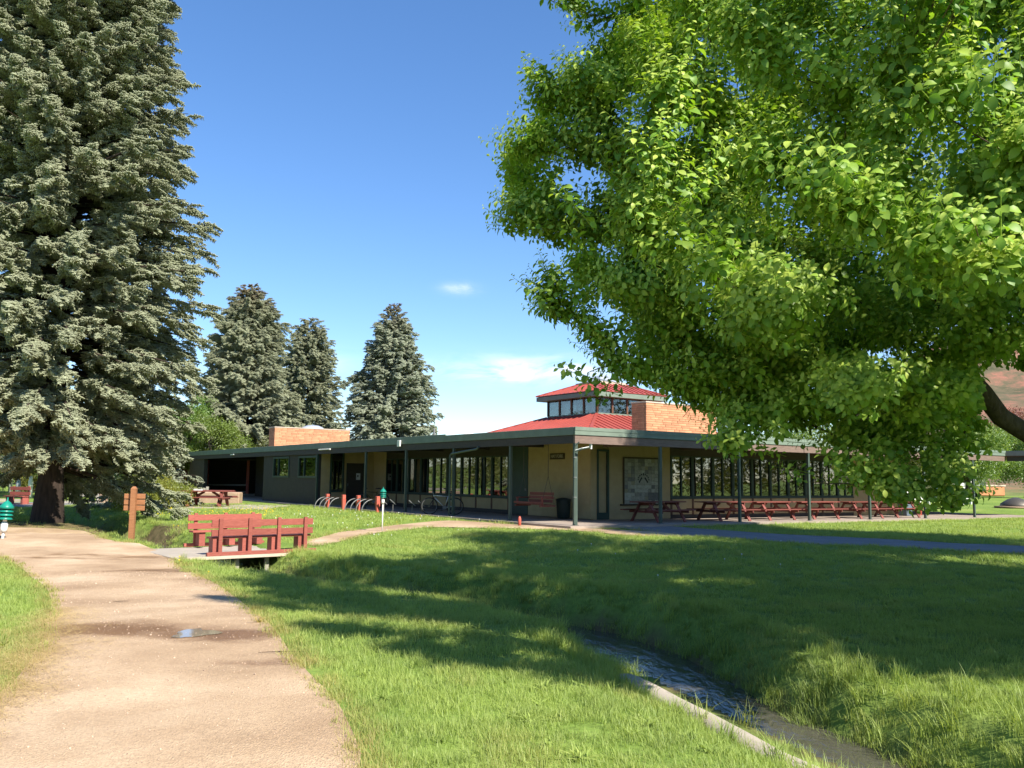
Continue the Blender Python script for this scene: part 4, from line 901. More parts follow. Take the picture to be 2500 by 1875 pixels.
# bicycles
def bicycle(loc, rz, frame, lean, label):
    o = empty('bicycle', loc, rz, label, 'bicycle'); o.rotation_euler = (lean, 0, rz)
    R = .34; fw, rw = Vector((-.53, 0, R)), Vector((.53, 0, R)); bb = Vector((.10, 0, .29)); hd = Vector((-.36, 0, .80)); ht = Vector((-.33, 0, .70)); st = Vector((.26, 0, .80))
    for c in (fw, rw):
        w = MB().tube([c+Vector((R*math.cos(t), 0, R*math.sin(t))) for t in [2*math.pi*k/28 for k in range(29)]], .024, 6, False).build('wheel', M['rubber'], o, True)
        MB().tube([c+Vector(((R-.035)*math.cos(t), 0, (R-.035)*math.sin(t))) for t in [2*math.pi*k/28 for k in range(29)]], .010, 5, False).tube([c+Vector((0, -.04, 0)), c+Vector((0, .04, 0))], .025, 8).build('rim', M['metal'], w)
        sp = MB()
        for k in range(14): t = 2*math.pi*k/14; sp.tube([c, c+Vector(((R-.04)*math.cos(t), 0, (R-.04)*math.sin(t)))], .0022, 3, False)
        sp.build('spokes', M['metal'], w)
    m = MB().tube([hd, ht], .022, 8).tube([hd+Vector((0, 0, -.02)), st+Vector((-.02, 0, -.06))], .019, 8).tube([ht, bb], .022, 8).tube([st, bb], .018, 8)
    for y in (-.045, .045): m.tube([bb+Vector((0, y*.6, 0)), rw+Vector((0, y, 0))], .011, 6).tube([st+Vector((-.02, y*.4, -.07)), rw+Vector((0, y, 0))], .009, 6)
    m.build('frame', frame, o, True)
    f = MB()
    for y in (-.05, .05): f.tube([ht+Vector((-.01, y, -.02)), fw+Vector((0, y, 0))], .016, 6)
    f.tube([ht+Vector((-.01, -.06, -.01)), ht+Vector((-.01, .06, -.01))], .018, 6); f.build('fork', M['black'], o)
    MB().tube([hd, hd+Vector((-.03, 0, .1))], .014, 6).tube([hd+Vector((.03, -.30, .11)), hd+Vector((-.05, -.1, .1)), hd+Vector((-.05, .1, .1)), hd+Vector((.03, .30, .11))], .013, 6).build('handlebar', M['metal'], o)
    for s in (-1, 1): MB().tube([hd+Vector((.0, s*.2, .105)), hd+Vector((.04, s*.32, .112))], .019, 6).build('grip', M['black'], o)
    MB().tube([st, st+Vector((.03, 0, .12))], .012, 6).build('seat_post', M['metal'], o)
    s = MB(); s.add([(-.14, -.02, 0), (-.14, .02, 0), (.12, .075, 0), (.12, -.075, 0), (-.13, -.015, .035), (-.13, .015, .035), (.13, .065, .055), (.13, -.065, .055)], [(3, 2, 1, 0), (4, 5, 6, 7), (0, 1, 5, 4), (1, 2, 6, 5), (2, 3, 7, 6), (3, 0, 4, 7)])
    so = s.build('saddle', M['black'], o, bevel=.012); so.location = st+Vector((.04, 0, .12))
    MB().tube([bb+Vector((0, -.055, 0)), bb+Vector((0, -.05, 0))], .085, 16).tube([bb+Vector((0, -.06, 0)), bb+Vector((-.12, -.07, -.1))], .012, 5).tube([bb+Vector((0, .06, 0)), bb+Vector((.12, .07, .1))], .012, 5).build('crank', M['metal'], o)
    for s_, y in ((-1, -.11), (1, .11)): MB().box(bb.x+s_*.12-.045, bb.x+s_*.12+.045, y-.04, y+.04, bb.z+s_*.1-.01, bb.z+s_*.1+.01).build('pedal', M['black'], o)
    return o
p = W(.62, 8.95); bicycle((p.x-.28, p.y-.1, 0), .06, M['silver'], math.radians(7), 'silver mountain bicycle leaning in the left porch by a green post')
p = W(1.3, 17.5); bicycle((p.x, p.y, 0), -.05, M['olive'], math.radians(5), 'dark olive bicycle standing in shade behind the bike rack')
# small red marker, stone, straw
o = MB().lathe([(.05, -.1), (.055, .22), (.03, .30), (.01, .31)], 10).build('red_stake', M['redpost'], None, True); o.location = (*W(.0, 2.0)[:2], 0); o.location = (W(-.85, 1.9).x, W(-.85, 1.9).y, gz(*W(-.85, 1.9)[:2])); tag(o, 'short red plastic marker in the shaded grass below the porch swing', 'marker')
def rock(name, loc, s, label, seed):
    bm = bmesh.new(); bmesh.ops.create_icosphere(bm, subdivisions=3, radius=1); rr = random.Random(seed)
    for v in bm.verts:
        n = v.co.copy(); k = 1+.12*math.sin(4*n.x+seed)+.1*math.sin(5*n.y+2*seed)+.05*rr.random(); v.co = Vector((n.x*s[0], n.y*s[1], max(-.6, min(.62, n.z*1.2))*s[2]))*k
    me = bpy.data.meshes.new(name); bm.to_mesh(me); bm.free(); o = link_mesh(name, me, None, M['stone']); o.location = loc; tag(o, label, 'stone')
rock('flat_stone', (3.44, 6.95, gz(3.44, 6.95)+.0), (.26, .17, .09), 'pinkish flat stone in tall sunlit grass at the right bank', 3)

# ------------------------------------------------------------------ plant pieces
def leaf_geo(L, Wd, droop, fold=.25, nseg=4):
    """ovate leaf along +Y, drooping to -Z, folded on its midrib"""
    V = []; F = []
    prof = [0, .62, 1.0, .80, .0] if nseg == 4 else [0, .9, 1, 0]
    n = len(prof)-1; ang = 0; y = z = 0
    for i, w in enumerate(prof):
        V.append((0, y, z)); hw = w*Wd/2
        if 0 < i < n: V.append((-hw, y, z+hw*fold)); V.append((hw, y, z+hw*fold))
        ang += droop/n; y += math.cos(ang)*L/n; z -= math.sin(ang)*L/n
    ix = [0]+[1+3*(i-1) for i in range(1, n)]+[1+3*(n-1)]
    F.append((0, ix[1], ix[1]+1)); F.append((0, ix[1]+2, ix[1]))
    for i in range(1, n-1):
        a, b = ix[i], ix[i+1]; F.append((a, b, b+1)); F.append((a, b+1, a+1)); F.append((a, a+2, b+2)); F.append((a, b+2, b))
    a, b = ix[n-1], ix[n]; F.append((a, b, a+1)); F.append((a, a+2, b))
    return np.array(V), np.array(F)
LEAVES = [leaf_geo(.077, .044, d, f) for d, f in ((.5, .3), (.9, .25), (1.3, .35), (.7, .15))]
def mat3(yaw, pit, roll): return np.array((Matrix.Rotation(yaw, 3, 'Z') @ Matrix.Rotation(pit, 3, 'X') @ Matrix.Rotation(roll, 3, 'Y')))
def shoot(seed):
    """a leafy shoot along +Z: list of (leaf kind, 3x3, offset, tip), and its stem"""
    r = random.Random(seed); L = r.uniform(.26, .36); n = 15; out = []
    bend = r.uniform(-.25, .25)
    for i in range(n):
        t = (i+.6)/n; yaw = i*2.4+r.uniform(-.3, .3); el = .35+.5*t+r.uniform(-.2, .2)-.75*(1-t)
        pos = np.array((bend*t*t*L, 0, L*t)); s = (.62+.5*math.sin(math.pi*min(1, t*.9+.12)))*r.uniform(.85, 1.15)*(1 if t < .85 else .72)
        R = mat3(yaw, el, r.uniform(-.5, .5))*s; pet = mat3(yaw, el+.3, 0) @ np.array((0, .022, 0))
        out.append((r.randrange(4), R, pos+pet, max(0., (t-.45)*1.5)*r.uniform(.5, 1.1)+r.uniform(0, .22)))
    return out, [(0, 0, -.05), (bend*.25*L, 0, L*.5), (bend*L, 0, L)]
SHOOTS = [shoot(s) for s in range(8)]
def shoot_mesh(sh, nm):
    V = []; F = []; A = []; n = 0
    for k, R, p, t in sh[0]:
        v, f = LEAVES[k]; V.append(v @ R.T+p); F.append(f+n); A.append(np.full(len(v), min(1, t))); n += len(v)
    st = MB().tube(sh[1], [.004, .003, .0015], 3, False); T4 = np.array(st.f)+n; V.append(np.array(st.v)); A.append(np.full(len(st.v), .3))
    return np_mesh(nm, np.vstack(V), [np.vstack(F), T4], {'tip': np.concatenate(A)}, smooth=True)
lib_collection('pear_shoot', [shoot_mesh(s, 'pear_shoot') for s in SHOOTS], M['pear'])

def limbs_mesh(curves, mat, name, parent, n=7):
    mb = MB()
    for pts, rs in curves: mb.tube(pts, list(rs), n if rs[0] > .03 else 4, False)
    return mb.build(name, mat, parent, True)

# ---- the near broadleaf tree on the right
def near_tree():
    base = Vector((7.0, 10.4, gz(7.0, 10.4)-.1))
    tr = empty('leafy_tree', base, 0, 'large leafy green tree overhanging the ditch, filling the upper right of the view', 'tree')
    R = np.random.default_rng(21); rr = random.Random(3)
    C = np.array((5.0, 9.7, 5.2)); 
    nodes = [np.array(base)]; rad = []; parent_i = [-1]
    trunk = [(6.95, 10.35, .5), (6.85, 10.3, 1.1), (6.7, 10.2, 1.55), (6.3, 10.0, 1.9), (5.84, 9.8, 2.1), (5.5, 9.65, 2.25), (5.2, 9.45, 2.5), (4.95, 9.35, 2.85), (4.6, 9.2, 3.5), (4.3, 9.1, 4.4), (4.1, 9.0, 5.4), (4.05, 9.0, 6.5)]
    for p in trunk: nodes.append(np.array(p, float)); parent_i.append(len(nodes)-2)
    k = 3
    for p in ((6.8, 10.3, 2.4), (6.6, 10.4, 3.4), (6.3, 10.6, 4.6), (6.2, 10.8, 5.8)): nodes.append(np.array(p, float)); parent_i.append(k); k = len(nodes)-1
    # end points of the branches: spread over the crown, denser on its skin
    ends = []
    Nn = 285
    for i in range(Nn):
        ph = math.acos(1-2*(i+.5)/Nn); th_ = i*2.39996
        d = np.array((math.sin(ph)*math.cos(th_), math.sin(ph)*math.sin(th_), math.cos(ph)))
        lump_ = 1+.13*math.sin(3.1*th_+1.3)*math.sin(2*ph)+.10*math.sin(5.3*ph+th_*2)
        f = (R.uniform(.80, .98) if i % 3 else R.uniform(.42, .78))*lump_
        rad_ = np.array((4.85, 4.85, 5.6 if d[2] > 0 else 3.6)); ends.append(C+d*rad_*f)
    # silhouette boughs read off the photograph
    ends += [np.array(e) for e in ((.35, 9.2, 6.9), (.15, 9.3, 6.0), (.05, 9.0, 5.0), (.0, 9.0, 4.3), (-.12, 9.1, 3.8), (.9, 9.0, 5.6), (1.3, 8.6, 4.9), (1.4, 9.2, 6.3), (.9, 9.3, 4.2), (1.6, 8.8, 7.4), (1.0, 9.6, 6.9), (2.3, 9.3, 6.6), (1.1, 9.2, 5.15), (1.35, 9.0, 4.6), (1.5, 8.7, 5.8), (1.9, 9.2, 3.0), (1.7, 8.8, 3.3), (2.2, 9.0, 2.6), (2.5, 9.4, 3.4), (1.2, 8.6, 3.4), (2.3, 8.6, 5.2), (.50, 9.0, 3.2), (.40, 8.9, 3.5), (.95, 9.0, 2.95), (1.2, 9.1, 2.55), (.8, 9.0, 2.62), (.75, 8.6, 5.6), (2.1, 8.6, 1.75), (2.9, 8.4, 1.5), (3.5, 8.6, 1.45), (4.2, 8.8, 1.2), (4.6, 8.9, 1.25), (3.8, 8.7, 1.5), (4.7, 9.3, 1.7), (4.9, 9.1, 2.2), (5.0, 8.8, 2.9), (4.6, 8.4, 2.4), (3.6, 9.2, 1.9), (2.6, 8.8, 2.1), (1.9, 9.5, 2.2),
        (1.7, 5.6, 3.6), (2.4, 5.2, 4.1), (2.2, 5.4, 3.2), (3.2, 5.2, 3.5), (3.0, 5.3, 2.8), (1.2, 6.2, 4.4), (1.0, 6.6, 3.5), (2.6, 4.9, 4.6), (3.9, 5.6, 4.0), (3.6, 5.8, 3.0), (2.0, 6.4, 2.7), (4.2, 6.0, 2.4))]
    ends = [e for e in ends if e[0] > -.05]
    ends.append(np.array((.75, 8.8, 2.5)))
    cvi = cam.matrix_world.inverted()
    def px_of(e): q = cvi @ Vector(e); return 1250+2100*q.x/-q.z, 937.5-2100*q.y/-q.z
    ends = [e for e in ends if not (px_of(e)[0] > 2420 and px_of(e)[1] > 960 and e[1] < 13) and not px_of(e)[1] > 1290]
    ends.sort(key=lambda e: np.linalg.norm(e-np.array((5.4, 9.6, 2.6))))
    curves = []; tips = []; used = np.zeros(20000)
    for e in ends:
        arr = np.array(nodes[4:]); dd = np.linalg.norm(arr-e, axis=1)+.35*np.linalg.norm(arr-np.array((5.4, 9.6, 2.6)), axis=1)
        j = int(np.argmin(dd))+4; s = nodes[j]; L = np.linalg.norm(e-s); m = (s+e)/2+np.array((0, 0, (.10 if e[2] < 3 else -.07)*L))+R.normal(0, .05*L, 3)
        n = max(3, int(L/.35)); pts = []; prev = j
        for i in range(1, n+1):
            t = i/n; q = (1-t)**2*s+2*t*(1-t)*m+t*t*e+R.normal(0, .02, 3)*(1-t); pts.append(q); nodes.append(q); parent_i.append(prev); prev = len(nodes)-1
        tips.append([s]+pts); curves.append((j, list(range(len(nodes)-n, len(nodes)))))
    cnt = np.zeros(len(nodes))
    for i in range(len(nodes)-1, 0, -1): cnt[i] = max(cnt[i], 1); cnt[parent_i[i]] += cnt[i]*.9 if i > 16 else cnt[i]
    rad = .0085*np.sqrt(np.maximum(cnt, 1))*.62; rad = np.minimum(rad, .19); rad[0] = .26; rad[1:4] = .2; rad[4:8] = np.maximum(rad[4:8], .105)
    loc = lambda p: Vector(p)-base
    limb = [([loc(nodes[i]) for i in range(0, 13)], [float(rad[i]) for i in range(0, 13)]), ([loc(nodes[i]) for i in (3, 13, 14, 15, 16)], [float(rad[i])*.8 for i in (3, 13, 14, 15, 16)])]
    limbs_mesh(limb, M['bark2'], 'trunk', tr, 12)
    limbs_mesh([([loc(nodes[j])]+[loc(nodes[i]) for i in idx], [min(float(rad[idx[0]])*1.1, float(rad[j]))]+[float(rad[i]) for i in idx[:-1]]+[.003]) for j, idx in curves], M['bark2'], 'branches', tr)['kind'] = 'stuff'
    P = []; D = []
    for pts in tips:
        pts = np.array(pts); seg = pts[1:]-pts[:-1]; ln = np.linalg.norm(seg, axis=1); tot = ln.sum(); cum = np.concatenate([[0], np.cumsum(ln)])
        reach = min(tot, 2.3); k = int(64*reach)+34
        u = tot-reach*R.uniform(0, 1, k)**1.15; i = np.clip(np.searchsorted(cum, u)-1, 0, len(seg)-1)
        q = pts[i]+seg[i]*((u-cum[i])/ln[i])[:, None]; dirb = seg[i]/ln[i][:, None]
        off = R.normal(0, 1, (k, 3)); off[:, 2] = off[:, 2]*.7+.15; spread = .05+.17*((tot-u)/reach)[:, None]
        q = q+off*spread
        out = q-C; out /= np.linalg.norm(out, axis=1)[:, None]
        d = dirb*.55+out*.35+off*.22+np.array((0, 0, .42)); P.append(q); D.append(d)
    P = np.vstack(P); D = np.vstack(D); D /= np.linalg.norm(D, axis=1)[:, None]
    keep = (P[:, 2] > ground_z(P[:, 0], P[:, 1])+.95) & (P[:, 1] > 4.7) & ~((P[:, 0] < 1.0) & (P[:, 1] < 6)) & (P[:, 2] > 1.05)
    cv = cam.matrix_world.inverted(); Q = P @ np.array(cv.to_3x3()).T+np.array(cv.translation)
    pxl = 1250+2100*Q[:, 0]/-Q[:, 2]; pyl = 937.5-2100*Q[:, 1]/-Q[:, 2]      # pruned so that gaps and edge sit as on the real tree
    edge = np.interp(pyl, [-400, 10, 150, 200, 330, 390, 540, 600, 640, 690, 770, 800, 850, 885, 905, 985, 1030, 1060, 1200, 1260], [1400, 1365, 1372, 1318, 1290, 1262, 1255, 1240, 1225, 1300, 1312, 1420, 1470, 1490, 1500, 1690, 1735, 1765, 1790, 1990])
    keep &= pxl > edge+R.exponential(22, len(P))-14
    keep &= ~((pxl > 1450) & (pxl < 1545) & (pyl < 120)) | (R.random(len(P)) < .12)
    low = np.interp(pxl, [1700, 1790, 1950, 2010, 2080, 2200, 2330, 2400, 2600], [1080, 1215, 1225, 1110, 1190, 1255, 1250, 1180, 900])
    keep &= (pyl < low-R.exponential(18, len(P))) | (P[:, 1] > 14)
    keep &= (pyl < 1010) | (R.random(len(P)) < .72)
    keep &= ~((pxl > 2385) & (pyl > 900) & (P[:, 1] < 11))           # the gap that opens under the leaning limb
    tw = [(1560, 905), (1520, 925), (1480, 940), (1440, 930), (1405, 925), (1530, 960), (1500, 985), (1470, 1000), (1600, 900)]
    P, D = P[keep], D[keep]
    tp = np.array([(1.30, 8.8, 2.62), (1.15, 8.8, 2.56), (1.0, 8.8, 2.50), (.85, 8.8, 2.52), (.72, 8.8, 2.55), (1.2, 8.8, 2.45), (1.1, 8.8, 2.36), (.95, 8.8, 2.28), (1.45, 8.9, 2.72), (1.35, 8.9, 2.55), (.9, 8.9, 2.42), (1.6, 9.0, 2.85), (1.75, 9, 2.95), (1.5, 9, 2.6)])
    P = np.vstack([P, tp]); D = np.vstack([D, np.tile(np.array((-.75, -.1, -.1)), (len(tp), 1))+R.normal(0, .35, (len(tp), 3))]); D /= np.linalg.norm(D, axis=1)[:, None]
    tilt = np.minimum(np.arccos(np.clip(D[:, 2], -1, 1)), 1.25); yaw = np.arctan2(D[:, 1], D[:, 0])
    rot = np.column_stack([np.zeros(len(P)), tilt, yaw]); vi = R.integers(0, 8, len(P)); scl = R.uniform(.72, 1.28, len(P))
    # nearest shoots in view become single leaves
    infr = (np.abs(P[:, 0]/P[:, 1]) < .56) & (P[:, 1] < 7.5)
    order = np.argsort(P[:, 1]+np.where(infr, 0, 100)); close = order[:20]; rest = np.ones(len(P), bool); rest[close] = False
    leaf_me = {}
    stems = []
    for i in close:
        Rz = np.array(Euler(rot[i]).to_matrix()); sh = SHOOTS[vi[i]]
        for k, Rm, p, t in sh[0]:
            tb = min(3, int(t*4))
            if (k, tb) not in leaf_me:
                v, f = LEAVES[k]; me = np_mesh('leaf', v, f, {'tip': np.full(len(v), tb/3.5)}, smooth=True); me.materials.append(M['pear']); leaf_me[(k, tb)] = me
            o = bpy.data.objects.new('leaf', leaf_me[(k, tb)]); COL.objects.link(o); o.parent = tr
            A = Rz @ Rm*scl[i]; pos = Rz @ (p*scl[i])+P[i]-np.array(base)
            mm = Matrix([[*A[r], pos[r]] for r in range(3)]+[[0, 0, 0, 1]]); o.matrix_local = mm
        stems.append(([Vector(Rz @ (np.array(q)*scl[i])+P[i]-np.array(base)) for q in sh[1]], [.004, .003, .0015]))
    limbs_mesh(stems, M['twig'], 'twigs', tr)['kind'] = 'stuff'
    o = scatter('foliage', LIB['pear_shoot'], P[rest]-np.array(base), rot[rest], scl[rest], vi[rest], None, tr); o['kind'] = 'stuff'
    print('near tree shoots', len(P))
near_tree()

# ---- conifers
def spindle(p, d, L, r, V, F, A, n=3, a0=.1, a1=.9):
    d = d/np.linalg.norm(d); ref = np.array((0, 0, 1.)) if abs(d[2]) < .9 else np.array((1., 0, 0)); a = np.cross(d, ref); a /= np.linalg.norm(a); b = np.cross(a, d)
    k = len(V)
    for t, rr_, tt in ((0, r*.75, a0), (.55, r, (a0+a1)/2)):
        for i in range(n):
            an = 2*math.pi*i/n+t; V.append(p+d*L*t+(a*math.cos(an)+b*math.sin(an))*rr_); A.append(tt)
    V.append(p+d*L); A.append(a1)
    for i in range(n):
        j = (i+1) % n; F.append((k+i, k+j, k+n+j)); F.append((k+i, k+n+j, k+n+i)); F.append((k+n+i, k+n+j, k+2*n))
def spray_mesh(seed, L=.75, nt=22, hang=.5):
    r = random.Random(seed); V = []; F = []; A = []
    for i in range(9):   # main stem
        t = i/9; spindle(np.array((t*L, 0, -.12*t*t*L)), np.array((1, 0, -.2*t)), L/7, .020, V, F, A, 3, 0, .5)
    for i in range(nt):
        t = (i+.5)/nt; p = np.array((t*L, 0, -.12*t*t*L)); s = 1 if i % 2 else -1; ln = (.26*(1-t)**.7+.07)*r.uniform(.75, 1.2)
        d = np.array((.75, s*r.uniform(.5, 1.0), r.uniform(-.35, .35))); spindle(p, d, ln, .028, V, F, A)
        d = d/np.linalg.norm(d); q = p+d*ln*.45; spindle(q, d+np.array((.5, -s*.9, r.uniform(-.3, .2))), ln*.5, .024, V, F, A); 
        if ln > .14: spindle(p+d*ln*.6, d+np.array((.1, s*.9, r.uniform(-.3, .2))), ln*.4, .024, V, F, A)
        if r.random() < hang: spindle(p+d*ln*.3, np.array((.25*r.uniform(-1, 1), .3*s, -1)), r.uniform(.08, .22), .022, V, F, A)
    return np_mesh('spray', np.array(V), np.array(F), {'tip': np.clip(np.array(A), 0, 1)}, smooth=False)
sm = [spray_mesh(s, .75, 22, .6) for s in range(5)]
lib_collection('spruce_spray', sm, M['spruce']); lib_collection('blue_spray', [spray_mesh(s+20, .6, 20, .3) for s in range(4)], M['bluespruce_haze'])
def conifer(name, x, y, H, Rb, z_low, label, coll, seed, wh=.36, per=6, ss=1.0, dens=4.2, rtrunk=.4, cone=0, droop=.35, group=None, top_pow=.85, side=None, nos=None, var=1.):
    zb = gz(x, y); tr = empty(name, (x, y, zb), 0, label, 'tree', group); R = np.random.default_rng(seed)
    zz = np.linspace(-.2, H, 14); fl = lambda z: rtrunk*(1-.93*max(z, 0)/H)*(1+.45*math.exp(-max(z, 0)*1.6))
    limbs_mesh([([(.05*math.sin(z*.7), .04*math.cos(z*.9), z) for z in zz], [fl(z) for z in zz])], M['bark'], 'trunk', tr, 14)
    P = []; ROT = []; S = []; T = []; br = []
    z = z_low
    while z < H-.15:
        f = (1-(z-z_low*.3)/(H-z_low*.3)); n = per if f > .12 else 4
        a0 = R.uniform(0, 6.28)
        for k in range(n):
            az = a0+6.283*k/n+R.normal(0, .22); L = (Rb*max(f, .02)**top_pow)*R.uniform(.72, 1.12)*(1+var*(.13*math.sin(2.3*az+z*.8+seed)+.10*math.sin(z*1.9+az*3+seed)))+.18
            if side: L *= side(az, z)
            if nos and nos(az, z): continue
            zz0 = z+R.uniform(-.15, .15); up = .32*(1-f)+.02-.12*f
            dr = droop*f; pts = []
            for t in np.linspace(0, 1, 7):
                r_ = L*t; pts.append(np.array((math.cos(az)*r_, math.sin(az)*r_, zz0+up*r_*2.2-dr*r_*(t**.8)+.30*dr*L*t**3)))
            br.append(([Vector(p) for p in pts], [max(.012, .018*L*(1-t*.9)) for t in np.linspace(0, 1, 7)]))
            m = max(3, int(L*dens/ss)); ts = np.clip(R.uniform(.16, 1, m)**.8, 0, .97)
            for t in np.append(ts, .93):
                i = min(5, int(t*6)); u = t*6-i; p = pts[i]*(1-u)+pts[i+1]*u; d = pts[i+1]-pts[i]; bz = math.atan2(d[1], d[0])
                s = R.choice((-1, 1)); ya = bz+(s*R.uniform(.1, 1.25) if t < .9 else R.uniform(-.2, .2)); pit = R.uniform(-.35, .95)*(1-.4*t)+.25*dr-up*.6
                sc = ss*R.uniform(.75, 1.25)*(.55+.45*(1-t)**.5 if t < .9 else .8)*min(1, .45+L*.25)
                P.append(p+np.array((R.uniform(-.1, .1), R.uniform(-.1, .1), R.uniform(-.30, .12)*min(1, L*.35)*ss))); ROT.append((R.uniform(-.35, .35), pit, ya)); S.append(sc)
                T.append(cone*max(0, (zz0/H-.80)/.2)*R.uniform(.2, 1.3) if cone else 0)
        z += wh*(.55+.75*f)*R.uniform(.8, 1.2)
    limbs_mesh(br, M['bark'], 'branches', tr)['kind'] = 'stuff'
    P = np.array(P); zi = ground_z(P[:, 0]+x, P[:, 1]+y)-zb+.12; P[:, 2] = np.maximum(P[:, 2], zi)
    vi = R.integers(0, len(coll.objects), len(P))
    o = scatter('foliage', coll, P, ROT, S, vi, np.clip(T, 0, 1), tr); o['kind'] = 'stuff'
    print(name, len(P)); return tr
def bigside(az, z):
    a = math.cos(az)
    if z < 4.5: return .66+.18*max(0, a)
    return 1.
conifer('spruce_tree', -16.3, 30.6, 27.5, 5.4, 2.1, 'towering old spruce with bare dark trunk foot beside the gravel path', LIB['spruce_spray'], 4, wh=.33, per=8, ss=.95, dens=9.5, rtrunk=.40, droop=.36, top_pow=.52, side=bigside, nos=lambda az, z: z < 3.1 and math.sin(az) < .1, var=.5)
conifer('spruce_tree', -17.7, 42.0, 4.2, 2.5, .1, 'low bluish spruce tucked under the towering one, left of the far wing', LIB['blue_spray'], 9, wh=.28, per=7, ss=1.0, dens=6, rtrunk=.13, droop=.25)
SG = 'distant spruces beyond the pavilion roof'
conifer('spruce_tree', -23.2, 75, 18.4, 5.4, 1.0, 'broad dark spruce with brown cone laden top behind the brick block', LIB['spruce_spray'], 13, wh=.36, per=10, ss=1.1, dens=11, rtrunk=.35, cone=.9, group=SG, droop=.2, top_pow=.68)
conifer('spruce_tree', -22.9, 96, 19.2, 5.4, 1.0, 'thinner gappy spruce standing close behind the broad dark one', LIB['spruce_spray'], 17, wh=.5, per=8, ss=1.1, dens=9, rtrunk=.3, cone=.25, group=SG, droop=.12, top_pow=.6)
conifer('spruce_tree', -11.9, 85, 19.0, 6.6, 1.0, 'even pointed blue green spruce standing alone above the middle of the roof', LIB['blue_spray'], 23, wh=.40, per=10, ss=1.15, dens=11, rtrunk=.33, cone=1.0, group=SG, droop=.18, top_pow=.88)

# ---- broadleaf trees and shrubs in the distance
def clump_mesh(seed, n=70, leaf=.085, rad=.42):
    r = np.random.default_rng(seed); V = []; F = []; A = []; k = 0
    for i in range(n):
        d = r.normal(0, 1, 3); d /= np.linalg.norm(d); p = d*rad*r.uniform(.35, 1); v, f = LEAVES[i % 4]
        R = mat3(r.uniform(0, 6.28), r.uniform(-1.1, .6), r.uniform(-.8, .8))*(leaf/.078*r.uniform(.7, 1.3)); V.append(v @ R.T+p); F.append(f+k); A.append(np.full(len(v), r.uniform(0, .8))); k += len(v)
    return np_mesh('clump', np.vstack(V), np.vstack(F), {'tip': np.concatenate(A)}, smooth=True)
for nm, mt in (('green_clump', 'greenleaf'), ('olive_clump', 'oliveleaf'), ('red_clump', 'redleaf')): lib_collection(nm, [clump_mesh(s) for s in range(4)], M[mt])
def broadleaf(name, x, y, H, Rx, label, coll, seed, cat='tree', zc=None, n=420, s=1.0, group=None, tint=0, trunk=True, rz=None):
    zb = gz(x, y); tr = empty(name, (x, y, zb), 0, label, cat, group); R = np.random.default_rng(seed)
    zc = zc if zc is not None else H*.58; rz_ = H-zc if rz is None else rz
    lobes = [(np.array((R.normal(0, .42)*Rx, R.normal(0, .42)*Rx, zc+R.uniform(-.62, .55)*rz_)), R.uniform(.32, .5)*Rx) for _ in range(11)]
    P = []
    while len(P) < n:
        c, r_ = lobes[R.integers(0, 11)]; d = R.normal(0, 1, 3); d /= np.linalg.norm(d); p = c+d*r_*R.uniform(.55, 1)*np.array((1, 1, .8))
        if p[2] < H and p[2] > .15: P.append(p)
    P = np.array(P); ROT = np.column_stack([R.uniform(-.4, .4, n), R.uniform(-.4, .4, n), R.uniform(0, 6.28, n)])
    br = []
    if trunk:
        br.append(([(0, 0, -.15), (.06*Rx, 0, H*.2), (0, .05*Rx, zc)], [.035*H, .026*H, .012*H]))
        for c, r_ in lobes: br.append(([(0, 0, H*.22), tuple((c[i]*.5 if i < 2 else (c[2]+H*.22)/2) for i in range(3)), tuple(c)], [.016*H, .01*H, .004*H]))
    else:
        for c, r_ in lobes: br.append(([(0, 0, -.05), tuple(c)], [.03, .01]))
    limbs_mesh(br, M['bark2'], 'trunk' if trunk else 'stems', tr)
    o = scatter('foliage', coll, P, ROT, R.uniform(.75, 1.3, n)*s, R.integers(0, 4, n), np.full(n, tint)*R.uniform(.4, 1, n), tr); o['kind'] = 'stuff'
G, O_, RD = LIB['green_clump'], LIB['olive_clump'], LIB['red_clump']
broadleaf('leafy_tree', -27.2, 71, 9.6, 3.3, 'bright green tree showing between the towering spruce and the far ones', G, 31, n=520, s=1.5)
broadleaf('leafy_tree', -23.9, 71, 7.0, 2.8, 'rounder yellow green tree just above the end of the brown wing', G, 32, n=420, s=1.3, tint=.25)
broadleaf('leafy_tree', -21.4, 73, 5.2, 2.6, 'small green tree against the end of the roof, left of the brick block', O_, 33, n=260, s=1.3)
broadleaf('leafy_tree', -44, 72, 9.5, 5.2, 'wide olive green tree across the road at the far left', O_, 35, n=600, s=1.8, zc=5.6)
broadleaf('leafy_tree', -36, 76, 8.5, 4.4, 'dull olive tree beyond the road behind the spruce trunk', O_, 36, n=520, s=1.8, zc=5)
broadleaf('leafy_tree', -54, 95, 12, 6.5, 'hazy olive tree farthest back beyond the road', O_, 37, n=600, s=2.2, zc=6.5)
broadleaf('leafy_tree', -34, 46, 8.5, 4.2, 'low spreading olive tree left of the spruce by the kerb', O_, 38, n=600, s=1.5, zc=5.2)
for i, (x, y, h, r_, lb) in enumerate(((-45.5, 74, 1.8, 1.6, 'golden yellow shrub left of a cream post beyond the road'), (-42, 76, 1.6, 1.5, 'yellow green shrub behind the cream posts beyond the road'), (-38.5, 74, 1.5, 1.4, 'pinkish yellow shrub nearest the spruce trunk beyond the road'))):
    broadleaf('shrub', x, y, h, r_, lb, G, 50+i, 'shrub', n=110, s=1.2, tint=.9, trunk=False, group='yellow shrubs beyond the road')
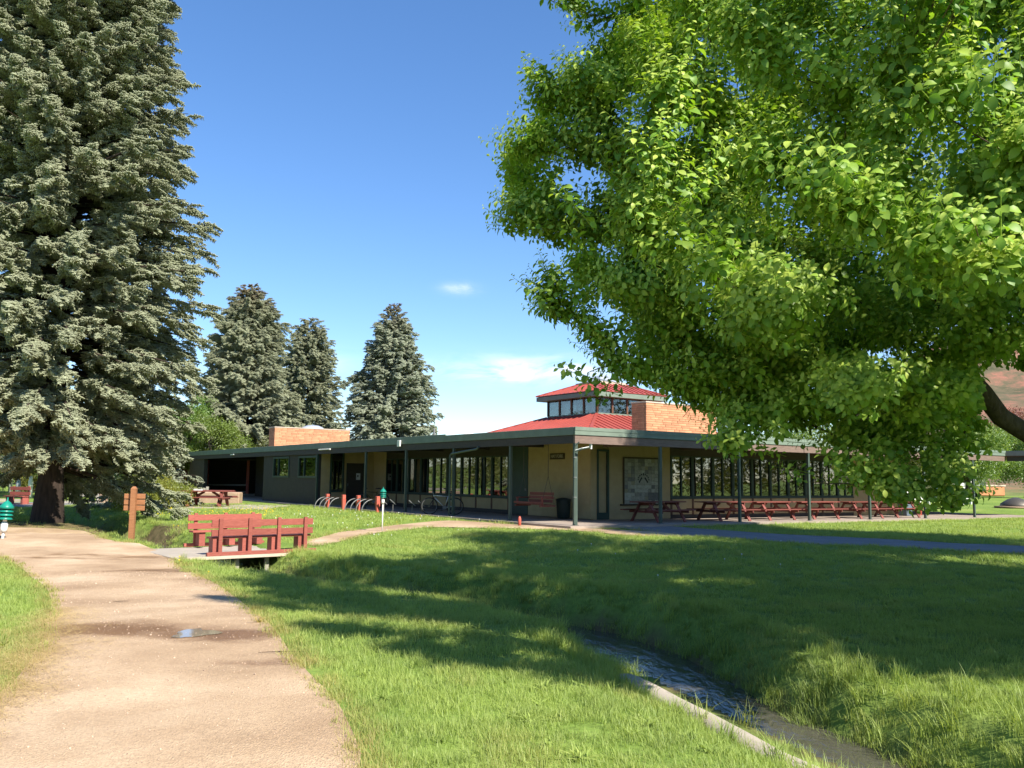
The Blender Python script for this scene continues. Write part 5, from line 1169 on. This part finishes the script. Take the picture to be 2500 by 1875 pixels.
for i, (x, y, lb) in enumerate(((-16.5, 38.2, 'yellow green shrub behind the wooden trail sign'), (-15.9, 40.2, 'yellow tinged shrub left of the lawn picnic tables'), (-16.4, 42.6, 'small dark golden shrub farthest behind the low bluish spruce'))):
    broadleaf('shrub', x, y, (1.7, 1.5, 1.1)[i], (1.2, 1.1, .8)[i], lb, G, 60+i, 'shrub', n=150, s=.8, tint=(.7, .8, .55)[i], trunk=False, group='yellow shrubs by the low bluish spruce')
BT = 'broadleaf trees behind the right part of the roof'
for i, (x, y, h, r_, lb) in enumerate(((23, 66, 9.5, 4.5, 'green tree behind the roof right of the red hipped lantern'), (32, 72, 8.5, 4.5, 'green tree behind the roof, seen through the near tree lower leaves'), (41, 78, 7.5, 4.2, 'green tree past the end of the porch roof'), (50, 84, 8, 4.6, 'bright tree past the porch beyond the leaning limb'))):
    broadleaf('leafy_tree', x, y, h, r_, lb, G if i != 1 else O_, 70+i, n=420, s=1.8, group=BT, tint=.1)
broadleaf('leafy_tree', 47, 96, 6.0, 3.6, 'sunlit yellow green tree seen under the porch roof at the right edge', G, 77, n=300, s=1.7, tint=.4)
broadleaf('leafy_tree', 60, 112, 13.5, 4.6, 'tree with reddish leaves beyond the leaning limb at the right edge', RD, 78, n=420, s=2.0)
# tall trees outside the frame whose shade lies on the lawn, and which the windows mirror
broadleaf('leafy_tree', 19.3, 15.3, 24, 5.0, 'tall tree out of view to the right shading the asphalt path and porch corner', G, 81, n=2800, s=2.3, zc=16, rz=8)
broadleaf('leafy_tree', 14.6, 10.2, 19, 5.0, 'tall tree out of view to the right, close to the ditch, shading the middle lawn', G, 84, n=800, s=2.2, zc=12, rz=7)
broadleaf('leafy_tree', 13.3, 4.6, 16, 4.6, 'tree out of view beside the camera on the far bank, shading the right lawn', G, 85, n=600, s=2.0, zc=10.5, rz=5.5)
broadleaf('leafy_tree', 37, 23, 13, 5.5, 'tree out of view to the right, mirrored in the porch windows', G, 82, n=700, s=2.0, zc=7.5)
broadleaf('leafy_tree', -33, 62, 9, 5, 'green tree beyond the far wing, mirrored in the left wing windows', G, 83, n=600, s=1.8, zc=5.2)

def far_wood():
    R = np.random.default_rng(44); P = []; S = []; T = []
    for a0, a1, r0, r1, n, h in ((-125, -19, 105, 190, 2600, 13), (48, 175, 60, 120, 2600, 13), (-180, -125, 60, 110, 900, 12)):
        for _ in range(n//26):
            a = math.radians(R.uniform(a0, a1)); r = R.uniform(r0, r1); cx, cy = r*math.sin(a), r*math.cos(a); H = h*R.uniform(.55, 1.1)
            for _ in range(26):
                t = R.uniform(.06, 1); q = R.normal(0, 1, 2)*.2*H*math.sqrt(1.05-t); P.append((cx+q[0], cy+q[1], gz(cx, cy)*0+H*t)); S.append(R.uniform(3, 5.5)); T.append(R.uniform(0, .3))
    P = np.array(P); n = len(P)
    o = scatter('far_wood', O_, P, np.column_stack([R.uniform(-.4, .4, n), R.uniform(-.4, .4, n), R.uniform(0, 6, n)]), S, R.integers(0, 4, n), T); tag(o, 'hazy belt of trees far behind the lawns', 'wood', kind='stuff')
far_wood()
# ------------------------------------------------------------------ things in the distance
def shed():
    o = empty('maroon_house', (-33.0, 66, gz(-33, 66)), .1, 'dark maroon house with red porch posts and pale rail, half hidden under the spruce', 'house')
    MB().box(0, 13, 3, 8, 0, 3.6).build('wall', M['maroon'], o)
    MB().add([(-.5, -.6, 2.9), (13.5, -.6, 2.9), (13.5, 8.4, 3.7), (-.5, 8.4, 3.7), (-.5, -.6, 3.05), (13.5, -.6, 3.05), (13.5, 8.4, 3.85), (-.5, 8.4, 3.85)], [(3, 2, 1, 0), (4, 5, 6, 7), (0, 1, 5, 4), (1, 2, 6, 5), (2, 3, 7, 6), (3, 0, 4, 7)]).build('roof', M['darkbeam'], o)
    for k in range(5): MB().box(.3+k*3.05, .5+k*3.05, 0, .2, 0, 2.95).build('porch_post', M['redpost'], o)
    for k in range(4):
        MB().box(.503+k*3.05, .297+(k+1)*3.05, .05, .13, .95, 1.08).build('rail', M['greywood'], o)
        MB().box(.503+k*3.05, .297+(k+1)*3.05, .05, .13, .45, .55).build('rail', M['greywood'], o)
        w = MB().box(1.2+k*3.05, 2.2+k*3.05, 2.9, 2.997, 1.0, 2.2).build('window', M['greywood'], o); MB().box(1.28+k*3.05, 2.12+k*3.05, 2.88, 2.897, 1.08, 2.12).build('pane', M['glass'], w)
    MB().box(-.2, 13.2, -.2, 3, -.1, .35).build('porch_floor', M['greywood'], o)
shed()
def railfence(x0, y0, x1, y1, label, mat, h=1.0, n=5, rails=2):
    d = Vector((x1-x0, y1-y0, 0)); L = d.length; o = empty('rail_fence', (x0, y0, gz(x0, y0)), math.atan2(d.y, d.x), label, 'fence')
    for k in range(n+1): MB().box(L*k/n-.07, L*k/n+.07, -.07, .07, -.2, h).build('fence_post', mat, o)
    for k in range(n):
        for j in range(rails): MB().box(L*k/n+.073, L*(k+1)/n-.073, -.03, .03, h*(.85-.38*j)-.07, h*(.85-.38*j)+.07).build('rail', mat, o)
railfence(-26.2, 50.5, -18.2, 52.0, 'low weathered rail fence behind the spruce trunk beyond the lawn', M['greywood'], 1.05, 4, 3)
hb = MB().box(-23.5, -15.5, 49.5, 50.2, -.2, .55).build('stone_planter', M['stone'], None, bevel=.05); tag(hb, 'low dark stone wall at the back of the lawn under the spruce boughs', 'wall')
rb = bench(1.5, (.2, 1.3), 'park_bench', 'faded red bench by the road left of the spruce trunk', (-27.2, 49.2, gz(-27, 49)), 2.7); rb['group'] = 'benches by the road'; rb.scale = (1.15, 1.15, 1.25)
for i, (x, y, h, lb) in enumerate(((-43.3, 75, 2.2, 'slim tall cream post beyond the road at the far left'), (-37.5, 66, 1.3, 'cream hydrant post with a blue cap by the road'), (-33.8, 61, 1.5, 'cream bollard just behind the faded red bench'))):
    o = MB().lathe([(.16, -.1), (.16, h*.8), (.12, h*.86), (.12, h), (.02, h+.05)], 10).build('cream_post', M['whitemetal'], None, True); o.location = (x, y, gz(x, y)); tag(o, lb, 'post')
railfence(27.0, 60, 35, 66, 'white picket rail seen through the porch beyond the tables', M['whitemetal'], 1.1, 8, 2)
o = empty('white_trailer', (44.5, 84, gz(44.5, 84)), .3, 'white trailer parked beyond the porch, partly behind hanging leaves', 'trailer')
MB().box(-2.2, 2.2, 0, 2.0, .55, 2.6).build('body', M['whitemetal'], o, bevel=.15); MB().box(-1.6, -.4, -.02, -.003, 1.4, 2.1).build('window', M['glass'], o)
for x in (-.9, .9): 
    w = MB().lathe([(.34, -.1), (.36, -.08), (.36, .08), (.34, .1)], 16).build('wheel', M['rubber'], o, True); w.rotation_euler.x = math.pi/2; w.location = (x, .12, .35)
o = empty('clay_wall', (51.5, 96, gz(51.5, 96)), .25, 'low orange clay wall in the sun at the right edge', 'wall')
MB().box(-3, 4, 0, .5, 0, 1.1).build('wall_body', M['orange'], o, bevel=.1); MB().box(-3.05, 4.05, -.05, .55, 1.1, 1.25).build('wall_top', M['cap'], o)
def chair():
    o = empty('garden_chair', W(25.6, 3.0, patio_z(25.6)), TH+.6, 'red wooden chair with pale slats at the end of the porch', 'chair')
    MB().box(-.28, .28, -.28, .28, .40, .45).build('seat', M['redpost'], o)
    for x in (-.22, 0, .22): MB().bar((x, .26, .45), (x, .42, 1.0), .1, .02, (1, 0, 0)).build('back_slat', M['bluegrey'], o)
    for x in (-.26, .26):
        for y in (-.25, .25): MB().box(x-.03, x+.03, y-.03, y+.03, 0, .397).build('leg', M['redpost'], o)
        MB().box(x-.05, x+.05, -.3, .3, .62, .65).build('arm', M['redpost'], o); MB().box(x-.03, x+.03, -.28, -.22, .453, .617).build('arm_post', M['redpost'], o)
chair()
o = empty('fire_ring', (33.8, 58, gz(33.8, 58)), 0, 'dark domed fire pit on the sunny lawn by the end porch post', 'fire pit')
MB().lathe([(.9, 0), (1.0, .1), (.95, .3), (.5, .6), (.1, .72)], 20).build('dome', M['rope'], o, True); MB().lathe([(1.3, 0), (1.35, .12), (1.1, .14)], 20).build('rim', M['stone'], o, True)

# ------------------------------------------------------------------ grass
def blade_np(x, y, h, w, lean, az, V, F, A, seg=2):
    k = len(V); ca, sa = math.cos(az), math.sin(az); c2, s2 = math.cos(az+1.57), math.sin(az+1.57)
    for i in range(seg+1):
        t = i/seg; off = lean*t*t*h; z = h*t*(1-.25*lean*t); ww = w*(1-t)**.7/2
        if i < seg:
            V.append((x+ca*off-c2*ww, y+sa*off-s2*ww, z)); V.append((x+ca*off+c2*ww, y+sa*off+s2*ww, z)); A += [t, t]
        else: V.append((x+ca*off, y+sa*off, z)); A.append(1.)
    for i in range(seg-1): F.append((k+2*i, k+2*i+1, k+2*i+3)); F.append((k+2*i, k+2*i+3, k+2*i+2))
    e = k+2*(seg-1); F.append((e, e+1, k+2*seg))
def tuft(seed, n, rad, h0, h1, w, lean, seg=2):
    r = random.Random(seed); V = []; F = []; A = []
    for _ in range(n):
        a = r.uniform(0, 6.28); d = rad*math.sqrt(r.random()); h = r.uniform(h0, h1)
        blade_np(d*math.cos(a), d*math.sin(a), h, w*r.uniform(.7, 1.3), r.uniform(.1, lean), r.uniform(0, 6.28), V, F, A, seg)
    V = np.array(V); V[:, 2] -= .01
    return np_mesh('tuft', V, np.array(F), {'tip': np.array(A)*.55})
lib_collection('tuft', [tuft(s, 46, .13, .035, .085, .0045, .9) for s in range(4)]+[tuft(9, 26, .10, .10, .19, .0055, .8, 3), tuft(10, 30, .09, .16, .30, .007, .9, 3), tuft(11, 16, .06, .02, .05, .004, 1.2), tuft(12, 13, .025, .07, .13, .022, 1.9, 3)], M['grass'])
def build_grass():
    R = np.random.default_rng(99); X = []; Y = []; S = []; K = []
    def wedge(d0, d1, dens, s, lat=.72):
        area = lat*(d1*d1-d0*d0); n = int(area*dens); d = np.sqrt(R.uniform(d0*d0, d1*d1, n)); u = R.uniform(-lat, lat, n); X.append(u*d); Y.append(d); S.append(s*R.uniform(.8, 1.25, n)); K.append(R.integers(0, 4, n))
    wedge(3.0, 5, 90, 1.0, .95); wedge(5, 8, 130, .95); wedge(8, 12, 80, 1.1); wedge(12, 18, 42, 1.35); wedge(18, 28, 20, 1.85); wedge(28, 46, 6, 2.6)
    x = np.concatenate(X); y = np.concatenate(Y); s = np.concatenate(S); k = np.concatenate(K)
    # long grass on the banks of the ditch
    d = []
    for (ax, ay), (bx, by) in zip(CREEK[:-1], CREEK[1:]):
        if ay > 36: continue
        L = math.hypot(bx-ax, by-ay); n = int(L*46*(1 if ay < 22 else .5)); t = R.uniform(0, 1, n); o = (R.uniform(.42, 1.4, n))*R.choice((-1, 1), n)*1.0; nx, ny = -(by-ay)/L, (bx-ax)/L
        d.append(np.column_stack([ax+t*(bx-ax)+nx*o, ay+t*(by-ay)+ny*o]))
    d = np.vstack(d); x = np.append(x, d[:, 0]); y = np.append(y, d[:, 1]); s = np.append(s, R.uniform(.7, 1.25, len(d))); k = np.append(k, R.choice((4, 4, 5), len(d)))
    # taller tufts here and there
    n = 900; dd = np.sqrt(R.uniform(25, 900, n)); u = R.uniform(-.7, .7, n); x = np.append(x, u*dd); y = np.append(y, dd); s = np.append(s, R.uniform(.6, 1.0, n)); k = np.append(k, np.full(n, 4))
    for cx, cy, n, r_, ss in ((3.2, 6.7, 60, .75, 1.05), (2.2, 5.5, 36, .3, 1.1), (1.05, 10.0, 60, .45, 1.0), (-7.1, 20.0, 22, .5, .8), (-4.3, 20.4, 60, .7, .9), (.75, 9.7, 30, .5, .9), (3.0, 8.4, 50, .5, 1.0), (-3.4, 19.2, 50, .6, .9)):
        a = R.uniform(0, 6.28, n); q = r_*np.sqrt(R.uniform(0, 1, n)); x = np.append(x, cx+q*np.cos(a)); y = np.append(y, cy+q*np.sin(a)); s = np.append(s, ss*R.uniform(.7, 1.2, n)); k = np.append(k, R.choice((4, 5, 5), n))
    n = 1100; dd = np.sqrt(R.uniform(18, 500, n)); u = R.uniform(-.7, .7, n); x = np.append(x, u*dd); y = np.append(y, dd); s = np.append(s, R.uniform(.6, 1.25, n)); k = np.append(k, np.full(n, 7))
    keep = ~in_slab(x, y, -.02)
    straw = np.zeros(len(x))
    for poly in NOGRASS:
        ins = poly_contains(poly, x, y); ed = edge_dist(poly, x, y)
        wob = .06+.05*lump(x, y, .7, 7); 
        keep &= ~(ins & (ed > np.maximum(wob, 0)+.03)); straw = np.maximum(straw, (1-sstep(.0, .28, np.where(ins, 0, ed)))*.75)
        short = ins & (ed > .03); k = np.where(short & (k < 4), 6, k)
    cd, sd = creek_dist(x, y); keep &= cd > .45
    keep &= ~((np.abs(x+15)**2+(y-28.4)**2*1.7 < 14) & (R.random(len(x)) < .93))
    # left straw margin of the gravel path
    lm = (x < -3.0) & (y < 9.5) & (y > 4) & (x > -4.9-(y-7)*.25); straw = np.where(lm & (x > -4.75-(y-8)*.4), np.maximum(straw, .6), straw)
    q = np.array((2.02, 6.7)); 
    keep &= ~((x > -8.6) & (x < -4.2) & in_box(x, y))
    curbm = (cd < .93+.06*lump(x, y, .6, 3)) & (sd > 0) & (y < 9.7) & (y > 3); keep &= ~(curbm & (R.random(len(x)) < .985))
    patch = sstep(.2, .7, lump(x, y, 1.9, 12))*.36+.12
    x, y, s, k, straw, patch = (v[keep] for v in (x, y, s, k, straw, patch))
    z = ground_z(x, y)
    n = len(x); rot = np.column_stack([R.uniform(-.15, .15, n), R.uniform(-.15, .15, n), R.uniform(0, 6.28, n)])
    tint = np.clip(straw*R.uniform(.3, 1.2, n)+patch*R.uniform(.2, 1, n)+.10*(R.random(n) < .06), 0, 1)
    sc = np.column_stack([s, s, s**.55*np.where(k < 4, (1+.25*lump(x, y, 3.1, 14)), 1)])
    o = scatter('grass', LIB['tuft'], np.column_stack([x, y, z]), rot, sc, k, tint); tag(o, 'green lawn grass, long on the ditch banks', 'grass', kind='stuff')
    print('grass tufts', n)
def in_box(x, y):
    u = (x-BX)*math.cos(BA)+(y-BY)*math.sin(BA); v = -(x-BX)*math.sin(BA)+(y-BY)*math.cos(BA); return (u > -.8) & (u < 3.05) & (v > -.12) & (v < 2.8)
build_grass()

# straw along the left margin of the path, gravel grains, dandelions, fallen debris
def straw_mesh(seed):
    r = random.Random(seed); V = []; F = []; A = []
    for _ in range(26):
        a = r.uniform(0, 6.28); L = r.uniform(.05, .14); x, y = r.uniform(-.14, .14), r.uniform(-.14, .14); z = r.uniform(.002, .018); w = .0022; k = len(V)
        dx, dy = math.cos(a)*L/2, math.sin(a)*L/2; V += [(x-dx-dy/L*w, y-dy+dx/L*w, z), (x-dx+dy/L*w, y-dy-dx/L*w, z), (x+dx, y+dy, z+r.uniform(-.002, .02))]; F.append((k, k+1, k+2)); A += [0, 0, .3]
    return np_mesh('straw', np.array(V), np.array(F), {'tip': A})
M['straw'] = foliage('dry straw', (.36, .25, .10, 1), (.56, .42, .19, 1), trans=.2, tcol=(1, 1, 1), gloss=.03)
lib_collection('straw', [straw_mesh(s) for s in range(3)], M['straw'])
R = np.random.default_rng(5); n = 7000; x = R.uniform(-5.9, -2.9, n); y = R.uniform(4, 11.5, n)
ed = edge_dist(PATH, x, y); ins = poly_contains(PATH, x, y); kk = (x < -2.9) & (ed < R.exponential(.16, n)+.02) & (x < -3.0-(y-5)*.2)
n2 = 1500; x2 = R.uniform(-8, -.4, n2); y2 = R.uniform(4, 22, n2); e2 = edge_dist(PATH, x2, y2); k2 = e2 < R.exponential(.05, n2)
x3 = R.uniform(-17, -10, 900); y3 = R.uniform(25.8, 29.5, 900); k3 = np.hypot(x3+14, (y3-27.6)*2) < 3.5
x4 = R.uniform(2.5, 3.4, 160); y4 = R.uniform(6.0, 7.4, 160); d4, s4 = creek_dist(x4, y4); k4 = (d4 < .75) & (s4 < 0)
X = np.concatenate([x[kk], x2[k2], x3[k3], x4[k4]]); Y = np.concatenate([y[kk], y2[k2], y3[k3], y4[k4]])
o = scatter('straw', LIB['straw'], np.column_stack([X, Y, ground_z(X, Y)+.012]), np.column_stack([np.zeros(len(X)), np.zeros(len(X)), R.uniform(0, 6.28, len(X))]), R.uniform(.7, 1.3, len(X)), R.integers(0, 3, len(X)))
tag(o, 'dry yellow straw along the edges of the gravel path', 'straw', kind='stuff')
def pebble(seed):
    bm = bmesh.new(); bmesh.ops.create_icosphere(bm, subdivisions=1, radius=.008); r = random.Random(seed)
    for v in bm.verts: v.co *= r.uniform(.7, 1.3); v.co.z *= .6
    me = bpy.data.meshes.new('pebble'); bm.to_mesh(me); bm.free(); return me
M['pebble'] = solid('pale gravel grains', (.50, .38, .28), (.32, .22, .15), 3, .9, .2, 30, objrand=.3)
lib_collection('pebble', [pebble(s) for s in range(4)], M['pebble'])
n = 26000; dd = np.sqrt(R.uniform(16, 290, n)); u = R.uniform(-.65, 0, n); x, y = u*dd, dd; k = poly_contains(PATH, x, y); x, y = x[k], y[k]; n = len(x)
o = scatter('gravel', LIB['pebble'], np.column_stack([x, y, ground_z(x, y)+.006]), np.column_stack([R.uniform(0, 6, n), R.uniform(0, 6, n), R.uniform(0, 6, n)]), R.gamma(2, .19, n)*(.6+y/30), R.integers(0, 4, n)); tag(o, 'pale gravel grains strewn over the path', 'gravel', kind='stuff')
def flower(white):
    mb = MB(); mb.tube([(0, 0, 0), (.005, 0, .09)], .0018, 3, False); mb.lathe([(.003, .085), (.02, .09), (.02, .1), (.008, .107)] if not white else [(.003, .085), (.018, .095), (.018, .115), (.004, .125)], 7); return mb.mesh('dandelion')
M['yellow'] = solid('dandelion yellow', (.75, .55, .02), (.65, .45, .02), 5, .7, .1, 20); M['fluff'] = solid('dandelion fluff', (.75, .75, .68), (.6, .6, .55), 5, .8, .1, 20)
for wh, nm, lb, regs in ((0, 'dandelions', 'yellow dandelions dotted over the lawn by the far wing', ((-16, -10.0, 34.5, 39.5, 200, 1.1), (-12, -2, 29, 38, 60, .9), (-7.5, -4.5, 16, 20, 8, .8))), (1, 'seed_heads', 'white dandelion seed heads scattered in the grass', ((-9, -1, 26, 38, 90, .85), (-4, 10, 12, 24, 12, .8)))):
    me = flower(wh); lib_collection(nm, [me], M['fluff'] if wh else M['yellow'])
    X = np.concatenate([R.uniform(a, b, n) for a, b, c, d_, n, s in regs]); Y = np.concatenate([R.uniform(c, d_, n) for a, b, c, d_, n, s in regs]); S = np.concatenate([np.full(n, s) for a, b, c, d_, n, s in regs])*R.uniform(.7, 1.2, len(X))
    k = ~in_slab(X, Y, .1)
    for poly in NOGRASS: k &= ~poly_contains(poly, X, Y)
    k &= creek_dist(X, Y)[0] > .9; X, Y, S = X[k], Y[k], S[k]
    o = scatter(nm, LIB[nm], np.column_stack([X, Y, ground_z(X, Y)]), np.column_stack([R.uniform(-.2, .2, len(X)), R.uniform(-.2, .2, len(X)), R.uniform(0, 6, len(X))]), S, np.zeros(len(X)), None); tag(o, lb, 'flowers', kind='stuff')
for i, (x, y, a, L, lb) in enumerate(((-2.15, 8.35, .15, .42, 'thin dark fallen stick near the right edge of the gravel path'), (-5.35, 12.1, .3, .2, 'short twig on the path left of the damp patch'))):
    pts = [(L*(t-.5), .04*math.sin(t*3.1)*L*4*.4, .006) for t in np.linspace(0, 1, 7)]
    o = MB().tube(pts, [.002, .003, .004, .004, .003, .002, .001], 5).build('fallen_stick', M['bark'], None, True); o.location = (x, y, gz(x, y)+.012); o.rotation_euler.z = a; tag(o, lb, 'stick')
print('script done')
